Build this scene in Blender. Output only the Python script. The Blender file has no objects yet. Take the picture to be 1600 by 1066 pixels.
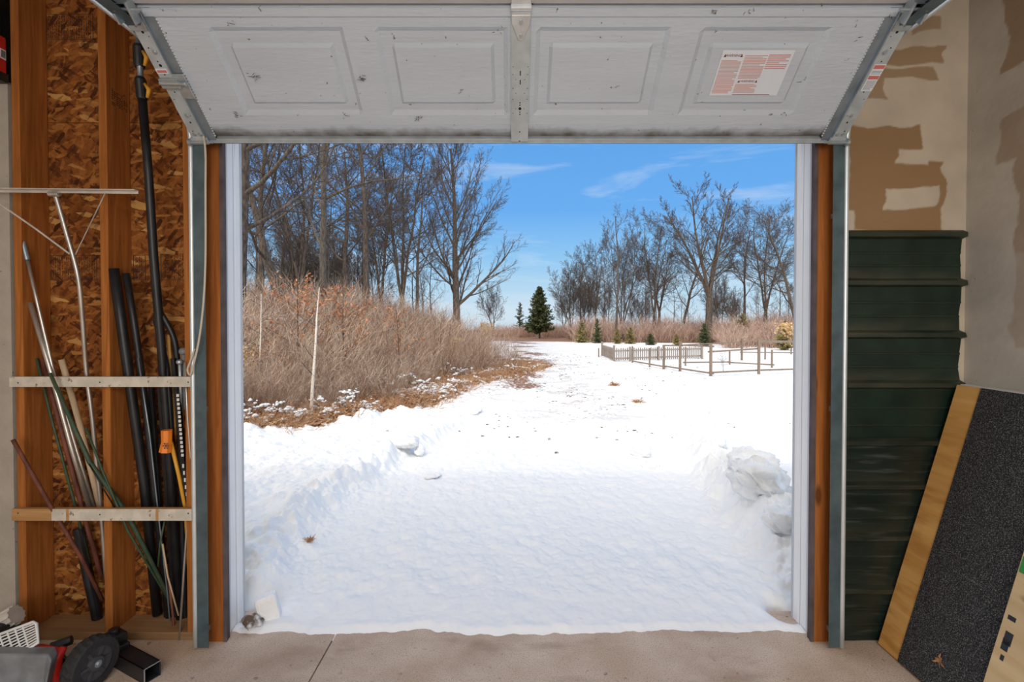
import bpy, bmesh, math, random
import numpy as np
from mathutils import Vector, Matrix
random.seed(5); RS = np.random.RandomState(7)
C = bpy.context.scene.collection
R = math.radians
F = 750.0; HC = 1.53; PITCH = R(0.86); CY = 511.26
D = 2.27                                   # inner face of the front wall studs

# ------------------------------------------------------------------ camera, sky, sun, added fill lights, exposure
sc = bpy.context.scene
cd = bpy.data.cameras.new('camera'); cam = bpy.data.objects.new('camera', cd); C.objects.link(cam)
cd.sensor_width = 36; cd.lens = F/1600*36; cd.shift_y = -(533-CY)/1600; cd.clip_end = 600; cd.clip_start = .05
cam.location = (0, 0, HC); cam.rotation_euler = (R(90)-PITCH, 0, 0)
sc.camera = cam
vs = sc.view_settings
vs.view_transform = 'Standard'; vs.look = 'None'; vs.exposure = 0.0; vs.gamma = 1; vs.use_curve_mapping = False

SUN_DIR = Vector((-0.30, -0.55, 0.90)).normalized()      # towards the sun: behind the garage, from the left
w = bpy.data.worlds.new('World'); sc.world = w; w.use_nodes = True
nt = w.node_tree; nt.nodes.clear()
def N(nt, t, **k):
    n = nt.nodes.new(t)
    for a, b in k.items(): setattr(n, a, b)
    return n
out = N(nt, 'ShaderNodeOutputWorld'); bg = N(nt, 'ShaderNodeBackground'); nt.links.new(bg.outputs[0], out.inputs[0])
tc = N(nt, 'ShaderNodeTexCoord'); sep = N(nt, 'ShaderNodeSeparateXYZ'); nt.links.new(tc.outputs['Generated'], sep.inputs[0])
cr = N(nt, 'ShaderNodeValToRGB'); nt.links.new(sep.outputs[2], cr.inputs[0])
e = cr.color_ramp.elements
e[0].position = 0.0; e[0].color = (.66, .82, .93, 1); e[1].position = .36; e[1].color = (.13, .40, .88, 1)
for p_, c_ in ((.06, (.52, .76, .95, 1)), (.13, (.30, .62, .97, 1)), (.22, (.16, .46, .95, 1)), (1.0, (.12, .33, .75, 1))):
    x = e.new(p_); x.color = c_
mp = N(nt, 'ShaderNodeMapping'); mp.inputs['Scale'].default_value = (1.2, 1.2, 9); mp.inputs['Rotation'].default_value = (0, R(6), R(20))
nt.links.new(tc.outputs['Generated'], mp.inputs[0])
nz = N(nt, 'ShaderNodeTexNoise'); nz.inputs['Scale'].default_value = 2.2; nz.inputs['Detail'].default_value = 7; nz.inputs['Roughness'].default_value = .6; nz.inputs['Distortion'].default_value = .5
nt.links.new(mp.outputs[0], nz.inputs[0])
cm = N(nt, 'ShaderNodeMapRange'); cm.inputs[1].default_value = .50; cm.inputs[2].default_value = .78; cm.inputs[4].default_value = .6
nt.links.new(nz.outputs[0], cm.inputs[0])
mx = N(nt, 'ShaderNodeMix', data_type='RGBA'); nt.links.new(cm.outputs[0], mx.inputs[0]); nt.links.new(cr.outputs[0], mx.inputs[6]); mx.inputs[7].default_value = (.85, .92, 1, 1)
dp = N(nt, 'ShaderNodeVectorMath', operation='DOT_PRODUCT'); dp.inputs[1].default_value = SUN_DIR; nt.links.new(tc.outputs['Generated'], dp.inputs[0])
hz = N(nt, 'ShaderNodeMapRange'); hz.inputs[1].default_value = .15; hz.inputs[2].default_value = 1.0; hz.inputs[3].default_value = 0; hz.inputs[4].default_value = 1.0
nt.links.new(dp.outputs['Value'], hz.inputs[0])
ms = N(nt, 'ShaderNodeMix', data_type='RGBA'); nt.links.new(hz.outputs[0], ms.inputs[0]); nt.links.new(mx.outputs[2], ms.inputs[6]); ms.inputs[7].default_value = (2.5, 2.3, 2.0, 1)
nt.links.new(ms.outputs[2], bg.inputs[0]); bg.inputs[1].default_value = .93

sl = bpy.data.lights.new('sun', 'SUN'); sl.energy = .56; sl.angle = R(5); sl.color = (1, .95, .87)
so = bpy.data.objects.new('sun', sl); C.objects.link(so); so.rotation_euler = SUN_DIR.to_track_quat('Z', 'Y').to_euler(); so.location = (0, -5, 12)
def area(name, loc, size, power, col=(1, .95, .88), rot=(0, 0, 0)):
    l = bpy.data.lights.new(name, 'AREA'); l.shape = 'RECTANGLE'; l.size, l.size_y = size; l.energy = power; l.color = col
    o = bpy.data.objects.new(name, l); C.objects.link(o); o.location = loc; o.rotation_euler = rot; return o
area('added_ceiling_fill', (0.2, -1.6, 3.22), (3.2, .9), 78, (1, .98, .96))  # added fill light overhead, out of view, brightens the interior
area('added_rear_fill', (0.1, -3.3, 1.7), (2.6, 1.8), 104, (1, .985, .97), (R(88), 0, 0))  # added fill light behind the camera, for the door and front wall

# ------------------------------------------------------------------ geometry helpers
def ray(px, py):
    x, y, z = px-800.0, -(py-CY), -F
    a = math.pi/2-PITCH; ca, sa = math.cos(a), math.sin(a)
    return Vector((x, y*ca - z*sa, y*sa + z*ca))
def P(px, py, Y):
    d = ray(px, py); return Vector((0, 0, HC)) + d*(Y/d.y)
SLOPE = .015
def G(px, py):
    d = ray(px, py); k = -d.z/d.y                       # z = HC - k Y  meets  z = -SLOPE (Y-2.6)
    Y = (HC - SLOPE*2.6)/max(k-SLOPE, 1e-4)
    if Y < 2.6: Y = HC/k
    return (d.x/d.y*Y, Y)
def X_at(px, Y): return (px-800)/F*Y

class MB:
    def __init__(s): s.v = []; s.f = []; s.m = []
    def add(s, vs_, fs, mi=0):
        o = len(s.v); s.v += [tuple(v) for v in vs_]; s.f += [tuple(i+o for i in f) for f in fs]; s.m += [mi]*len(fs); return s
    def box(s, a, b, mi=0, rot=None, about=None):
        x0, y0, z0 = a; x1, y1, z1 = b
        vs_ = [Vector(p) for p in ((x0,y0,z0),(x1,y0,z0),(x1,y1,z0),(x0,y1,z0),(x0,y0,z1),(x1,y0,z1),(x1,y1,z1),(x0,y1,z1))]
        if rot is not None:
            c = Vector(about) if about is not None else sum(vs_, Vector())/8
            vs_ = [c + rot@(v-c) for v in vs_]
        return s.add(vs_, [(0,3,2,1),(4,5,6,7),(0,1,5,4),(1,2,6,5),(2,3,7,6),(3,0,4,7)], mi)
    def fbox(s, O, ax, ay, az, a, b, mi=0):             # box in a frame
        O = Vector(O); vs_ = []
        for (x, y, z) in ((a[0],a[1],a[2]),(b[0],a[1],a[2]),(b[0],b[1],a[2]),(a[0],b[1],a[2]),(a[0],a[1],b[2]),(b[0],a[1],b[2]),(b[0],b[1],b[2]),(a[0],b[1],b[2])):
            vs_.append(O+ax*x+ay*y+az*z)
        return s.add(vs_, [(0,3,2,1),(4,5,6,7),(0,1,5,4),(1,2,6,5),(2,3,7,6),(3,0,4,7)], mi)
    def tube(s, pts, r, n=8, mi=0, caps=True, flat=1.0):
        pts = [Vector(p) for p in pts]; k = len(pts)
        if not hasattr(r, '__len__'): r = [r]*k
        t0 = (pts[1]-pts[0]).normalized()
        u = t0.orthogonal().normalized(); rings = []
        for i in range(k):
            t = (pts[min(i+1, k-1)]-pts[max(i-1, 0)]).normalized()
            u = (u - t*u.dot(t)).normalized(); v = t.cross(u)
            rings.append([pts[i]+(u*math.cos(2*math.pi*j/n)+v*math.sin(2*math.pi*j/n)*flat)*r[i] for j in range(n)])
        fs = [(i*n+j, i*n+(j+1)%n, (i+1)*n+(j+1)%n, (i+1)*n+j) for i in range(k-1) for j in range(n)]
        if caps: fs += [tuple(range(n-1, -1, -1)), tuple((k-1)*n+j for j in range(n))]
        return s.add([p for q in rings for p in q], fs, mi)
    def sweep(s, prof, path, side, mi=0, closed=True):   # prof [(a along side, b along normal)], path lies in a plane normal to side
        side = Vector(side); path = [Vector(p) for p in path]; k = len(path); n = len(prof); vs_ = []
        for i in range(k):
            t = (path[min(i+1, k-1)]-path[max(i-1, 0)]).normalized(); nn = t.cross(side).normalized()
            vs_ += [path[i]+side*a+nn*b for a, b in prof]
        m = n if closed else n-1
        fs = [(i*n+j, i*n+(j+1)%n, (i+1)*n+(j+1)%n, (i+1)*n+j) for i in range(k-1) for j in range(m)]
        return s.add(vs_, fs, mi)
    def blob(s, c, r, seed=0, sub=2, rough=.25, mi=0):
        bm = bmesh.new(); bmesh.ops.create_icosphere(bm, subdivisions=sub, radius=1)
        rn = random.Random(seed); ph = [rn.uniform(0, 6.28) for _ in range(6)]; fr = [rn.uniform(1.3, 3.6) for _ in range(6)]
        vs_ = []
        for v in bm.verts:
            x, y, z = v.co
            k = 1+rough*(math.sin(x*fr[0]+ph[0])+math.sin(y*fr[1]+ph[1])+math.sin(z*fr[2]+ph[2])+.6*math.sin((x+y)*fr[3]*2+ph[3])+.5*math.sin((y-z)*fr[4]*2.4+ph[4]))*.45
            vs_.append((c[0]+x*r[0]*k, c[1]+y*r[1]*k, c[2]+z*r[2]*k))
        fs = [tuple(v.index for v in f.verts) for f in bm.faces]; bm.free()
        return s.add(vs_, fs, mi)
    def disc(s, c, nrm, r, n=12, mi=0):
        nrm = Vector(nrm).normalized(); u = nrm.orthogonal().normalized(); v = nrm.cross(u); c = Vector(c)
        return s.add([c+(u*math.cos(2*math.pi*j/n)+v*math.sin(2*math.pi*j/n))*r for j in range(n)], [tuple(range(n))], mi)
    def build(s, name, mats, parent=None, smooth=False, bevel=0, recenter=True):
        if not isinstance(mats, (list, tuple)): mats = [mats]
        vv = np.array(s.v, dtype=float)
        if parent is not None: org = WL[parent.name]
        elif recenter: org = Vector(((vv[:,0].min()+vv[:,0].max())/2, (vv[:,1].min()+vv[:,1].max())/2, vv[:,2].min()))
        else: org = Vector((0, 0, 0))
        me = bpy.data.meshes.new(name); me.from_pydata((vv-np.array(org)).tolist(), [], s.f)
        for m in mats: me.materials.append(m)
        if len(mats) > 1: me.polygons.foreach_set('material_index', s.m)
        if smooth: me.polygons.foreach_set('use_smooth', [True]*len(me.polygons))
        me.update()
        o = bpy.data.objects.new(name, me); C.objects.link(o); WL[o.name] = org
        if parent is not None: o.parent = parent
        else: o.location = org
        if parent is not None: WL[o.name] = WL[parent.name]      # children share the parent's origin
        if bevel:
            b = o.modifiers.new('bevel', 'BEVEL'); b.width = bevel; b.segments = 2; b.limit_method = 'ANGLE'
        return o
WL = {}
def fast_mesh(name, verts, quads, mats, smooth=True, attr=None, parent=None, origin=(0, 0, 0)):
    verts = np.asarray(verts, dtype=np.float32)-np.array(origin, dtype=np.float32); quads = np.asarray(quads, dtype=np.int32)
    me = bpy.data.meshes.new(name); me.vertices.add(len(verts)); me.vertices.foreach_set('co', verts.ravel())
    k = quads.shape[1]; me.loops.add(quads.size); me.loops.foreach_set('vertex_index', quads.ravel())
    me.polygons.add(len(quads)); me.polygons.foreach_set('loop_start', np.arange(0, quads.size, k, dtype=np.int32))
    me.polygons.foreach_set('loop_total', np.full(len(quads), k, dtype=np.int32))
    me.polygons.foreach_set('use_smooth', np.full(len(quads), bool(smooth)))
    for m in (mats if isinstance(mats, list) else [mats]): me.materials.append(m)
    me.update(calc_edges=True)
    if attr:
        for an, av in attr.items():
            a = me.attributes.new(an, 'FLOAT', 'POINT'); a.data.foreach_set('value', np.asarray(av, dtype=np.float32).ravel())
    o = bpy.data.objects.new(name, me); C.objects.link(o); WL[o.name] = Vector(origin)
    if parent is not None: o.parent = parent
    else: o.location = origin
    return o
def thing(name, loc, label, cat, group=None, rz=0):
    o = bpy.data.objects.new(name, None); C.objects.link(o); o.location = loc; o.rotation_euler = (0, 0, rz); WL[o.name] = Vector(loc)
    o.empty_display_size = .1
    return tag(o, label, cat, group)
def tag(o, label=None, cat=None, group=None, kind=None):
    if label: o['label'] = label
    if cat: o['category'] = cat
    if group: o['group'] = group
    if kind: o['kind'] = kind
    return o
def struct(o, label=None, cat=None): return tag(o, label, cat, kind='structure')

# numpy value noise
_LT = RS.rand(256, 256)
def vn(x, y):
    xi = np.floor(x).astype(int); yi = np.floor(y).astype(int); fx = x-xi; fy = y-yi
    fx = fx*fx*(3-2*fx); fy = fy*fy*(3-2*fy); a = _LT
    g = lambda i, j: a[(xi+i) & 255, (yi+j) & 255]
    return (g(0,0)*(1-fx)+g(1,0)*fx)*(1-fy)+(g(0,1)*(1-fx)+g(1,1)*fx)*fy
def fbm(x, y, o=4, g=.5):
    s = 0; a = 1; t = 0
    for i in range(o): s = s+a*vn(x*2**i+i*17.3, y*2**i+i*9.1); t += a; a *= g
    return s/t
def sst(a, b, x): t = np.clip((x-a)/(b-a), 0, 1); return t*t*(3-2*t)

# ------------------------------------------------------------------ materials
def mat(name, col, rough=.6, metal=0, var=0, vscale=8, bump=0, bscale=40, stretch=(1, 1, 1), col2=None, spec=.5, detail=5, lo=.35, hi=.65, dist=0):
    m = bpy.data.materials.new(name); m.use_nodes = True; nt = m.node_tree; b = nt.nodes['Principled BSDF']
    b.inputs['Roughness'].default_value = rough; b.inputs['Metallic'].default_value = metal; b.inputs['Specular IOR Level'].default_value = spec
    b.inputs['Base Color'].default_value = (*col, 1)
    tcn = N(nt, 'ShaderNodeTexCoord'); mpn = N(nt, 'ShaderNodeMapping'); mpn.inputs['Scale'].default_value = stretch; nt.links.new(tcn.outputs['Object'], mpn.inputs[0])
    if col2 is not None or var:
        n = N(nt, 'ShaderNodeTexNoise'); n.inputs['Scale'].default_value = vscale; n.inputs['Detail'].default_value = detail; n.inputs['Distortion'].default_value = dist; nt.links.new(mpn.outputs[0], n.inputs[0])
        r = N(nt, 'ShaderNodeMapRange'); r.inputs[1].default_value = lo; r.inputs[2].default_value = hi; nt.links.new(n.outputs[0], r.inputs[0])
        mxn = N(nt, 'ShaderNodeMix', data_type='RGBA'); nt.links.new(r.outputs[0], mxn.inputs[0])
        mxn.inputs[6].default_value = (*(c*(1-var) for c in col), 1) if col2 is None else (*col, 1)
        mxn.inputs[7].default_value = (*(min(1, c*(1+var)) for c in col), 1) if col2 is None else (*col2, 1)
        nt.links.new(mxn.outputs[2], b.inputs['Base Color'])
    if bump:
        n2 = N(nt, 'ShaderNodeTexNoise'); n2.inputs['Scale'].default_value = bscale; n2.inputs['Detail'].default_value = 4; nt.links.new(mpn.outputs[0], n2.inputs[0])
        bp = N(nt, 'ShaderNodeBump'); bp.inputs['Strength'].default_value = bump; bp.inputs['Distance'].default_value = .01; nt.links.new(n2.outputs[0], bp.inputs['Height']); nt.links.new(bp.outputs[0], b.inputs['Normal'])
    return m
def mixin(m, fac_out, col):
    """lay a second colour over the base colour of m by a factor socket"""
    nt = m.node_tree; b = nt.nodes['Principled BSDF']; mx = N(nt, 'ShaderNodeMix', data_type='RGBA')
    l = b.inputs['Base Color'].links
    if l: nt.links.new(l[0].from_socket, mx.inputs[6])
    else: mx.inputs[6].default_value = b.inputs['Base Color'].default_value
    if isinstance(col, tuple): mx.inputs[7].default_value = (*col, 1)
    else: nt.links.new(col, mx.inputs[7])
    nt.links.new(fac_out, mx.inputs[0]); nt.links.new(mx.outputs[2], b.inputs['Base Color'])
def rng_noise(m, scale, lo, hi, detail=6, stretch=(1, 1, 1), amount=1.0, loc=(0, 0, 0)):
    nt = m.node_tree; t = N(nt, 'ShaderNodeTexCoord'); mpn = N(nt, 'ShaderNodeMapping'); mpn.inputs['Scale'].default_value = stretch; mpn.inputs['Location'].default_value = loc; nt.links.new(t.outputs['Object'], mpn.inputs[0])
    n = N(nt, 'ShaderNodeTexNoise'); n.inputs['Scale'].default_value = scale; n.inputs['Detail'].default_value = detail; nt.links.new(mpn.outputs[0], n.inputs[0])
    r = N(nt, 'ShaderNodeMapRange'); r.inputs[1].default_value = lo; r.inputs[2].default_value = hi; r.inputs[4].default_value = amount; nt.links.new(n.outputs[0], r.inputs[0]); return r.outputs[0]
def attr_out(m, name):
    a = N(m.node_tree, 'ShaderNodeAttribute'); a.attribute_name = name; return a.outputs['Fac']

def wood(name, c1, c2, axis=2, rough=.7, sc=9, knots=True):
    st = [1, 1, 1]; st[axis] = .06
    m = mat(name, c1, rough, spec=.18, col2=c2, vscale=sc*5, stretch=tuple(st), bump=.15, bscale=60, detail=6, dist=.6, lo=.3, hi=.7)
    mixin(m, rng_noise(m, 2.2, .45, .8, stretch=tuple(.4 if i == axis else 2.5 for i in range(3)), amount=.5), tuple(c*.55 for c in c1))
    if knots:
        nt = m.node_tree; t = N(nt, 'ShaderNodeTexCoord'); mpn = N(nt, 'ShaderNodeMapping'); mpn.inputs['Scale'].default_value = tuple(2.2 if i == axis else 7 for i in range(3)); nt.links.new(t.outputs['Object'], mpn.inputs[0])
        v = N(nt, 'ShaderNodeTexVoronoi'); v.inputs['Scale'].default_value = 1.0; nt.links.new(mpn.outputs[0], v.inputs[0])
        r = N(nt, 'ShaderNodeMapRange'); r.inputs[1].default_value = .14; r.inputs[2].default_value = .07; r.inputs[3].default_value = 0; r.inputs[4].default_value = .75; nt.links.new(v.outputs['Distance'], r.inputs[0])
        mixin(m, r.outputs[0], tuple(c*.22 for c in c1))
    return m
M = {}
M['stud'] = wood('stud wood', (.27, .082, .015), (.47, .175, .042))
M['jamb_wood'] = wood('jamb wood', (.27, .075, .014), (.44, .155, .036))
M['plate'] = wood('plate wood', (.26, .14, .065), (.36, .21, .10), axis=0)
M['rail_wood'] = wood('rail wood', (.42, .22, .085), (.55, .32, .14), axis=0)
M['stick_wood'] = wood('handle wood', (.55, .40, .25), (.68, .52, .34), knots=False)
M['ply'] = wood('plywood', (.66, .33, .085), (.82, .49, .17), axis=1, knots=False, sc=3)
M['pine'] = wood('pine board', (.62, .44, .23), (.74, .56, .33), axis=1, sc=4)
M['white_rail'] = mat('worn white paint', (.62, .57, .48), .6, var=.12, vscale=20, bump=.15)
mixin(M['white_rail'], rng_noise(M['white_rail'], 38, .64, .68, amount=.8), (.16, .08, .03))
M['galv'] = mat('galvanised steel', (.50, .55, .58), .38, .75, var=.12, vscale=25, bump=.05, bscale=60)
M['hinge'] = mat('bright hinge steel', (.62, .66, .68), .3, .4, var=.1, vscale=20)
M['track'] = mat('dark-reflecting track steel', (.10, .145, .165), .4, .45, var=.2, vscale=12)  # galvanised channel, its dark reflection put into the base colour
M['galv_dark'] = mat('galvanised steel dull', (.30, .36, .41), .45, .7, var=.15, vscale=14)
M['stile'] = mat('stile steel', (.50, .55, .57), .42, .3, var=.1, vscale=18)
M['alu'] = mat('aluminium', (.62, .59, .54), .35, .8, var=.18, vscale=30, stretch=(1, 1, .2))
M['alu_white'] = mat('pale aluminium', (.66, .62, .56), .5, .3, var=.1, vscale=20)
M['black'] = mat('black plastic', (.012, .013, .015), .42, var=.4, vscale=12)
M['rubber'] = mat('black rubber', (.02, .02, .021), .75, bump=.3, bscale=80)
M['hole'] = mat('dark hole', (.01, .01, .01), .9)
M['yellow'] = mat('yellow plastic', (.75, .36, .03), .45)
M['orange'] = mat('orange plastic', (.85, .24, .02), .45)
M['red'] = mat('red enamel', (.55, .02, .015), .35, var=.2)
M['green_metal'] = mat('green stake paint', (.025, .075, .04), .6, col2=(.07, .09, .05), vscale=30)
M['rust'] = mat('rusty red paint', (.16, .05, .03), .7, var=.4, vscale=30, stretch=(1, 1, .3))
M['rope'] = mat('cream rope', (.62, .54, .42), .85, bump=.5, bscale=300)
M['white_trim'] = mat('white vinyl', (.93, .94, .95), .45, var=.02, vscale=4)
M['white_groove'] = mat('grey vinyl groove', (.50, .54, .60), .5)
M['seal'] = mat('weather seal', (.10, .075, .075), .8, var=.3)
M['white_plastic'] = mat('white plastic', (.72, .72, .70), .45)
M['grey_plastic'] = mat('grey plastic', (.20, .21, .22), .5, var=.2, vscale=15, bump=.1)
M['paper_label'] = mat('white sticker', (.72, .77, .82), .6, var=.03)
M['red_ink'] = mat('red print', (.60, .17, .15), .6)
M['pink_ink'] = mat('pale red print', (.63, .36, .34), .6)
M['dark_ink'] = mat('dark print', (.22, .03, .03), .6)
M['stamp_ink'] = mat('stamp ink', (.035, .018, .010), .8)
M['cobweb'] = mat('dirt speck', (.10, .075, .05), .9)
M['leaf_dry'] = mat('dried leaf', (.42, .20, .08), .7, var=.3, vscale=60)

# sheathing board of pressed flakes
def osb():
    m = mat('strand board', (.15, .045, .010), .75, bump=.35, bscale=70, col2=(.27, .09, .020), vscale=30, spec=.15)
    nt = m.node_tree; t = N(nt, 'ShaderNodeTexCoord')
    nn = N(nt, 'ShaderNodeTexNoise'); nn.inputs['Scale'].default_value = 22; nn.inputs['Detail'].default_value = 4; nt.links.new(t.outputs['Object'], nn.inputs[0])
    for k, (ang, cc, sc_, hi_) in enumerate(((25, (.37, .135, .030), 17, .36), (-38, (.085, .024, .006), 21, .34), (75, (.34, .12, .030), 16, .24), (-12, (.58, .31, .10), 13, .10), (50, (.06, .018, .006), 19, .26), (4, (.44, .19, .05), 20, .16))):
        rot = N(nt, 'ShaderNodeMapping'); rot.inputs['Rotation'].default_value = (0, R(ang), 0); rot.inputs['Location'].default_value = (k*1.7, 0, k*.9); nt.links.new(t.outputs['Object'], rot.inputs[0])
        mpn = N(nt, 'ShaderNodeMapping'); mpn.inputs['Scale'].default_value = (1.0, .05, 3.6); nt.links.new(rot.outputs[0], mpn.inputs[0])
        ad = N(nt, 'ShaderNodeMix', data_type='VECTOR'); ad.inputs[0].default_value = .06; nt.links.new(mpn.outputs[0], ad.inputs[4]); nt.links.new(nn.outputs['Color'], ad.inputs[5])
        v = N(nt, 'ShaderNodeTexVoronoi'); v.inputs['Scale'].default_value = sc_; nt.links.new(ad.outputs[1], v.inputs[0])
        s = N(nt, 'ShaderNodeSeparateColor'); nt.links.new(v.outputs['Color'], s.inputs[0])
        r = N(nt, 'ShaderNodeMath', operation='LESS_THAN'); r.inputs[1].default_value = hi_; nt.links.new(s.outputs[0], r.inputs[0])
        r2 = N(nt, 'ShaderNodeMath', operation='MULTIPLY'); nt.links.new(r.outputs[0], r2.inputs[0]); nt.links.new(s.outputs[1], r2.inputs[1])
        mixin(m, r2.outputs[0], cc)
    return m
M['osb'] = osb()

# gypsum board with patches of bare paper and joint compound ('paper' attribute: 1 = bare tan paper)
def drywall(name, mud=(.50, .42, .32)):
    m = mat(name, mud, .85, var=.10, vscale=5, bump=.2, bscale=18, detail=8)
    mixin(m, rng_noise(m, 3.5, .5, .72, detail=8, amount=.55), tuple(c*.80 for c in mud))
    mixin(m, attr_out(m, 'paper'), (.27, .155, .065))
    mixin(m, rng_noise(m, 55, .735, .76, amount=.6), (.12, .08, .05))
    return m
M['drywall'] = drywall('patched drywall'); M['drywall_r'] = drywall('patched drywall side', (.50, .46, .40))
M['drywall_l'] = mat('plain drywall', (.42, .37, .31), .85, var=.07, vscale=10, bump=.2, bscale=60)
mixin(M['drywall_l'], rng_noise(M['drywall_l'], 50, .72, .74, amount=.8), (.04, .03, .02))
M['interior'] = mat('unseen room boards', (.48, .42, .35), .85, var=.05)

def concrete():
    m = mat('concrete', (.50, .37, .27), .8, col2=(.64, .51, .41), vscale=3.5, bump=.25, bscale=120, detail=9)
    mixin(m, rng_noise(m, 160, .50, .68, amount=.6), (.25, .165, .11))
    mixin(m, rng_noise(m, 1.7, .5, .66, detail=9, amount=.42), (.27, .17, .11))
    mixin(m, rng_noise(m, 7, .56, .7, detail=9, stretch=(.35, 1, 1), amount=.5), (.30, .20, .14))
    mixin(m, rng_noise(m, 26, .66, .72, detail=5, amount=.55), (.13, .08, .055))
    mixin(m, rng_noise(m, 11, .58, .66, detail=10, stretch=(.5, 1, 1), amount=.35), (.62, .47, .36))
    return m
M['concrete'] = concrete()

# snow cover over leaf litter; 'litter' attribute says where the snow is gone
def snow():
    m = mat('snow', (.88, .885, .89), .65, bump=.55, bscale=17, stretch=(.6, 1, 1), spec=.25)
    nt = m.node_tree; b = nt.nodes['Principled BSDF']
    a = attr_out(m, 'litter')
    t = N(nt, 'ShaderNodeTexCoord')
    n = N(nt, 'ShaderNodeTexNoise'); n.inputs['Scale'].default_value = 9; n.inputs['Detail'].default_value = 8; n.inputs['Roughness'].default_value = .65; nt.links.new(t.outputs['Object'], n.inputs[0])
    ad = N(nt, 'ShaderNodeMath', operation='ADD'); nt.links.new(a, ad.inputs[0]); nt.links.new(n.outputs[0], ad.inputs[1])
    r = N(nt, 'ShaderNodeMapRange'); r.inputs[1].default_value = .93; r.inputs[2].default_value = 1.03; nt.links.new(ad.outputs[0], r.inputs[0])
    v = N(nt, 'ShaderNodeTexNoise'); v.inputs['Scale'].default_value = 30; v.inputs['Detail'].default_value = 6; nt.links.new(t.outputs['Object'], v.inputs[0])
    c = N(nt, 'ShaderNodeValToRGB'); nt.links.new(v.outputs[0], c.inputs[0]); el = c.color_ramp.elements
    el[0].position = .33; el[0].color = (.09, .045, .025, 1); el[1].position = .68; el[1].color = (.42, .23, .12, 1); x = el.new(.5); x.color = (.25, .12, .06, 1)
    k = N(nt, 'ShaderNodeMath', operation='MULTIPLY'); nt.links.new(attr_out(m, 'thin'), k.inputs[0]); nt.links.new(rng_noise(m, 2.6, .50, .62, detail=9, stretch=(.55, 1, 1), amount=.55), k.inputs[1]); mixin(m, k.outputs[0], (.42, .37, .33))
    k = N(nt, 'ShaderNodeMath', operation='MULTIPLY'); nt.links.new(attr_out(m, 'thin'), k.inputs[0]); nt.links.new(rng_noise(m, 13, .60, .66, detail=7, amount=.8), k.inputs[1]); mixin(m, k.outputs[0], (.20, .15, .11))
    mixin(m, r.outputs[0], c.outputs[0])
    return m
M['snow'] = snow()
M['snow_clump'] = mat('snow clump', (.88, .885, .89), .65, bump=.9, bscale=34, spec=.25)
M['dirt_rock'] = mat('dirty frozen soil', (.12, .08, .055), .9, col2=(.65, .66, .68), vscale=18, bump=.6, bscale=30, lo=.45, hi=.6)
def bark(name, c1, c2, sc_=14):
    return mat(name, c1, .85, col2=c2, vscale=sc_, stretch=(1, 1, .3), bump=.3, bscale=20)
M['bark'] = bark('grey brown bark', (.06, .046, .037), (.17, .13, .10))
M['bark_pale'] = bark('pale grey bark', (.15, .125, .10), (.27, .235, .195))
M['bark_far'] = bark('far bark', (.085, .066, .055), (.15, .12, .10))
M['birch'] = bark('birch bark', (.80, .70, .58), (.93, .87, .78), 25)
mixin(M['birch'], rng_noise(M['birch'], 30, .6, .66, stretch=(1, 1, 2.5), amount=.7), (.10, .07, .05))
def tinted(name, stops, rough=.85):
    m = mat(name, stops[0], rough); nt = m.node_tree; b = nt.nodes['Principled BSDF']
    c = N(nt, 'ShaderNodeValToRGB'); nt.links.new(attr_out(m, 'tint'), c.inputs[0]); el = c.color_ramp.elements
    el[0].color = (*stops[0], 1); el[0].position = 0; el[1].color = (*stops[-1], 1); el[1].position = 1
    for i in range(1, len(stops)-1): x = el.new(i/(len(stops)-1)); x.color = (*stops[i], 1)
    nt.links.new(c.outputs[0], b.inputs['Base Color']); return m
M['twigs'] = tinted('thicket twigs', ((.15, .085, .055), (.36, .235, .165), (.52, .36, .26), (.74, .60, .47)))
M['twigs_far'] = tinted('far thicket twigs', ((.20, .12, .095), (.40, .26, .21), (.55, .37, .29), (.70, .54, .44)))
M['leaves_rust'] = tinted('rust oak leaves', ((.36, .12, .05), (.55, .24, .11), (.66, .36, .18)))
M['leaves_tan'] = tinted('tan beech leaves', ((.55, .32, .12), (.75, .50, .24), (.80, .60, .34)))
M['litter'] = tinted('leaf litter', ((.16, .075, .035), (.34, .17, .08), (.48, .27, .14), (.58, .38, .22)))
M['needles'] = tinted('green needles', ((.03, .045, .02), (.085, .115, .045), (.19, .20, .08)))
M['needles_y'] = tinted('yellowish needles', ((.12, .11, .035), (.30, .26, .09), (.48, .38, .16)))
M['fence'] = wood('weathered fence wood', (.22, .165, .125), (.33, .26, .205), knots=False)
M['picket'] = wood('weathered picket wood', (.28, .23, .19), (.42, .36, .31), knots=False)
M['sheet'] = mat('dark green painted steel', (.006, .016, .010), .42, col2=(.012, .028, .017), vscale=7, bump=.05, bscale=12, spec=.4)
mixin(M['sheet'], rng_noise(M['sheet'], 60, .72, .75, amount=.6), (.12, .12, .09))
M['sheet_low'] = mat('scuffed green painted steel', (.006, .013, .010), .33, col2=(.014, .024, .018), vscale=6, bump=.6, bscale=7, stretch=(.5, 1, 3), spec=.5)
mixin(M['sheet_low'], rng_noise(M['sheet_low'], 9, .56, .72, detail=9, stretch=(.5, 1, 5), amount=.55), (.085, .095, .085))
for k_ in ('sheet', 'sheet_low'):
    m_ = M[k_]; nt_ = m_.node_tree; mu = N(nt_, 'ShaderNodeMath', operation='MULTIPLY'); nt_.links.new(attr_out(m_, 'rib_highlight'), mu.inputs[0]); nt_.links.new(rng_noise(m_, 14, .3, .7, stretch=(.3, 1, 1), amount=.7 if k_ == 'sheet' else .35), mu.inputs[1]); mixin(m_, mu.outputs[0], (.085, .072, .045))  # lit band on the rib tops, painted in as a lighter brown
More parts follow.
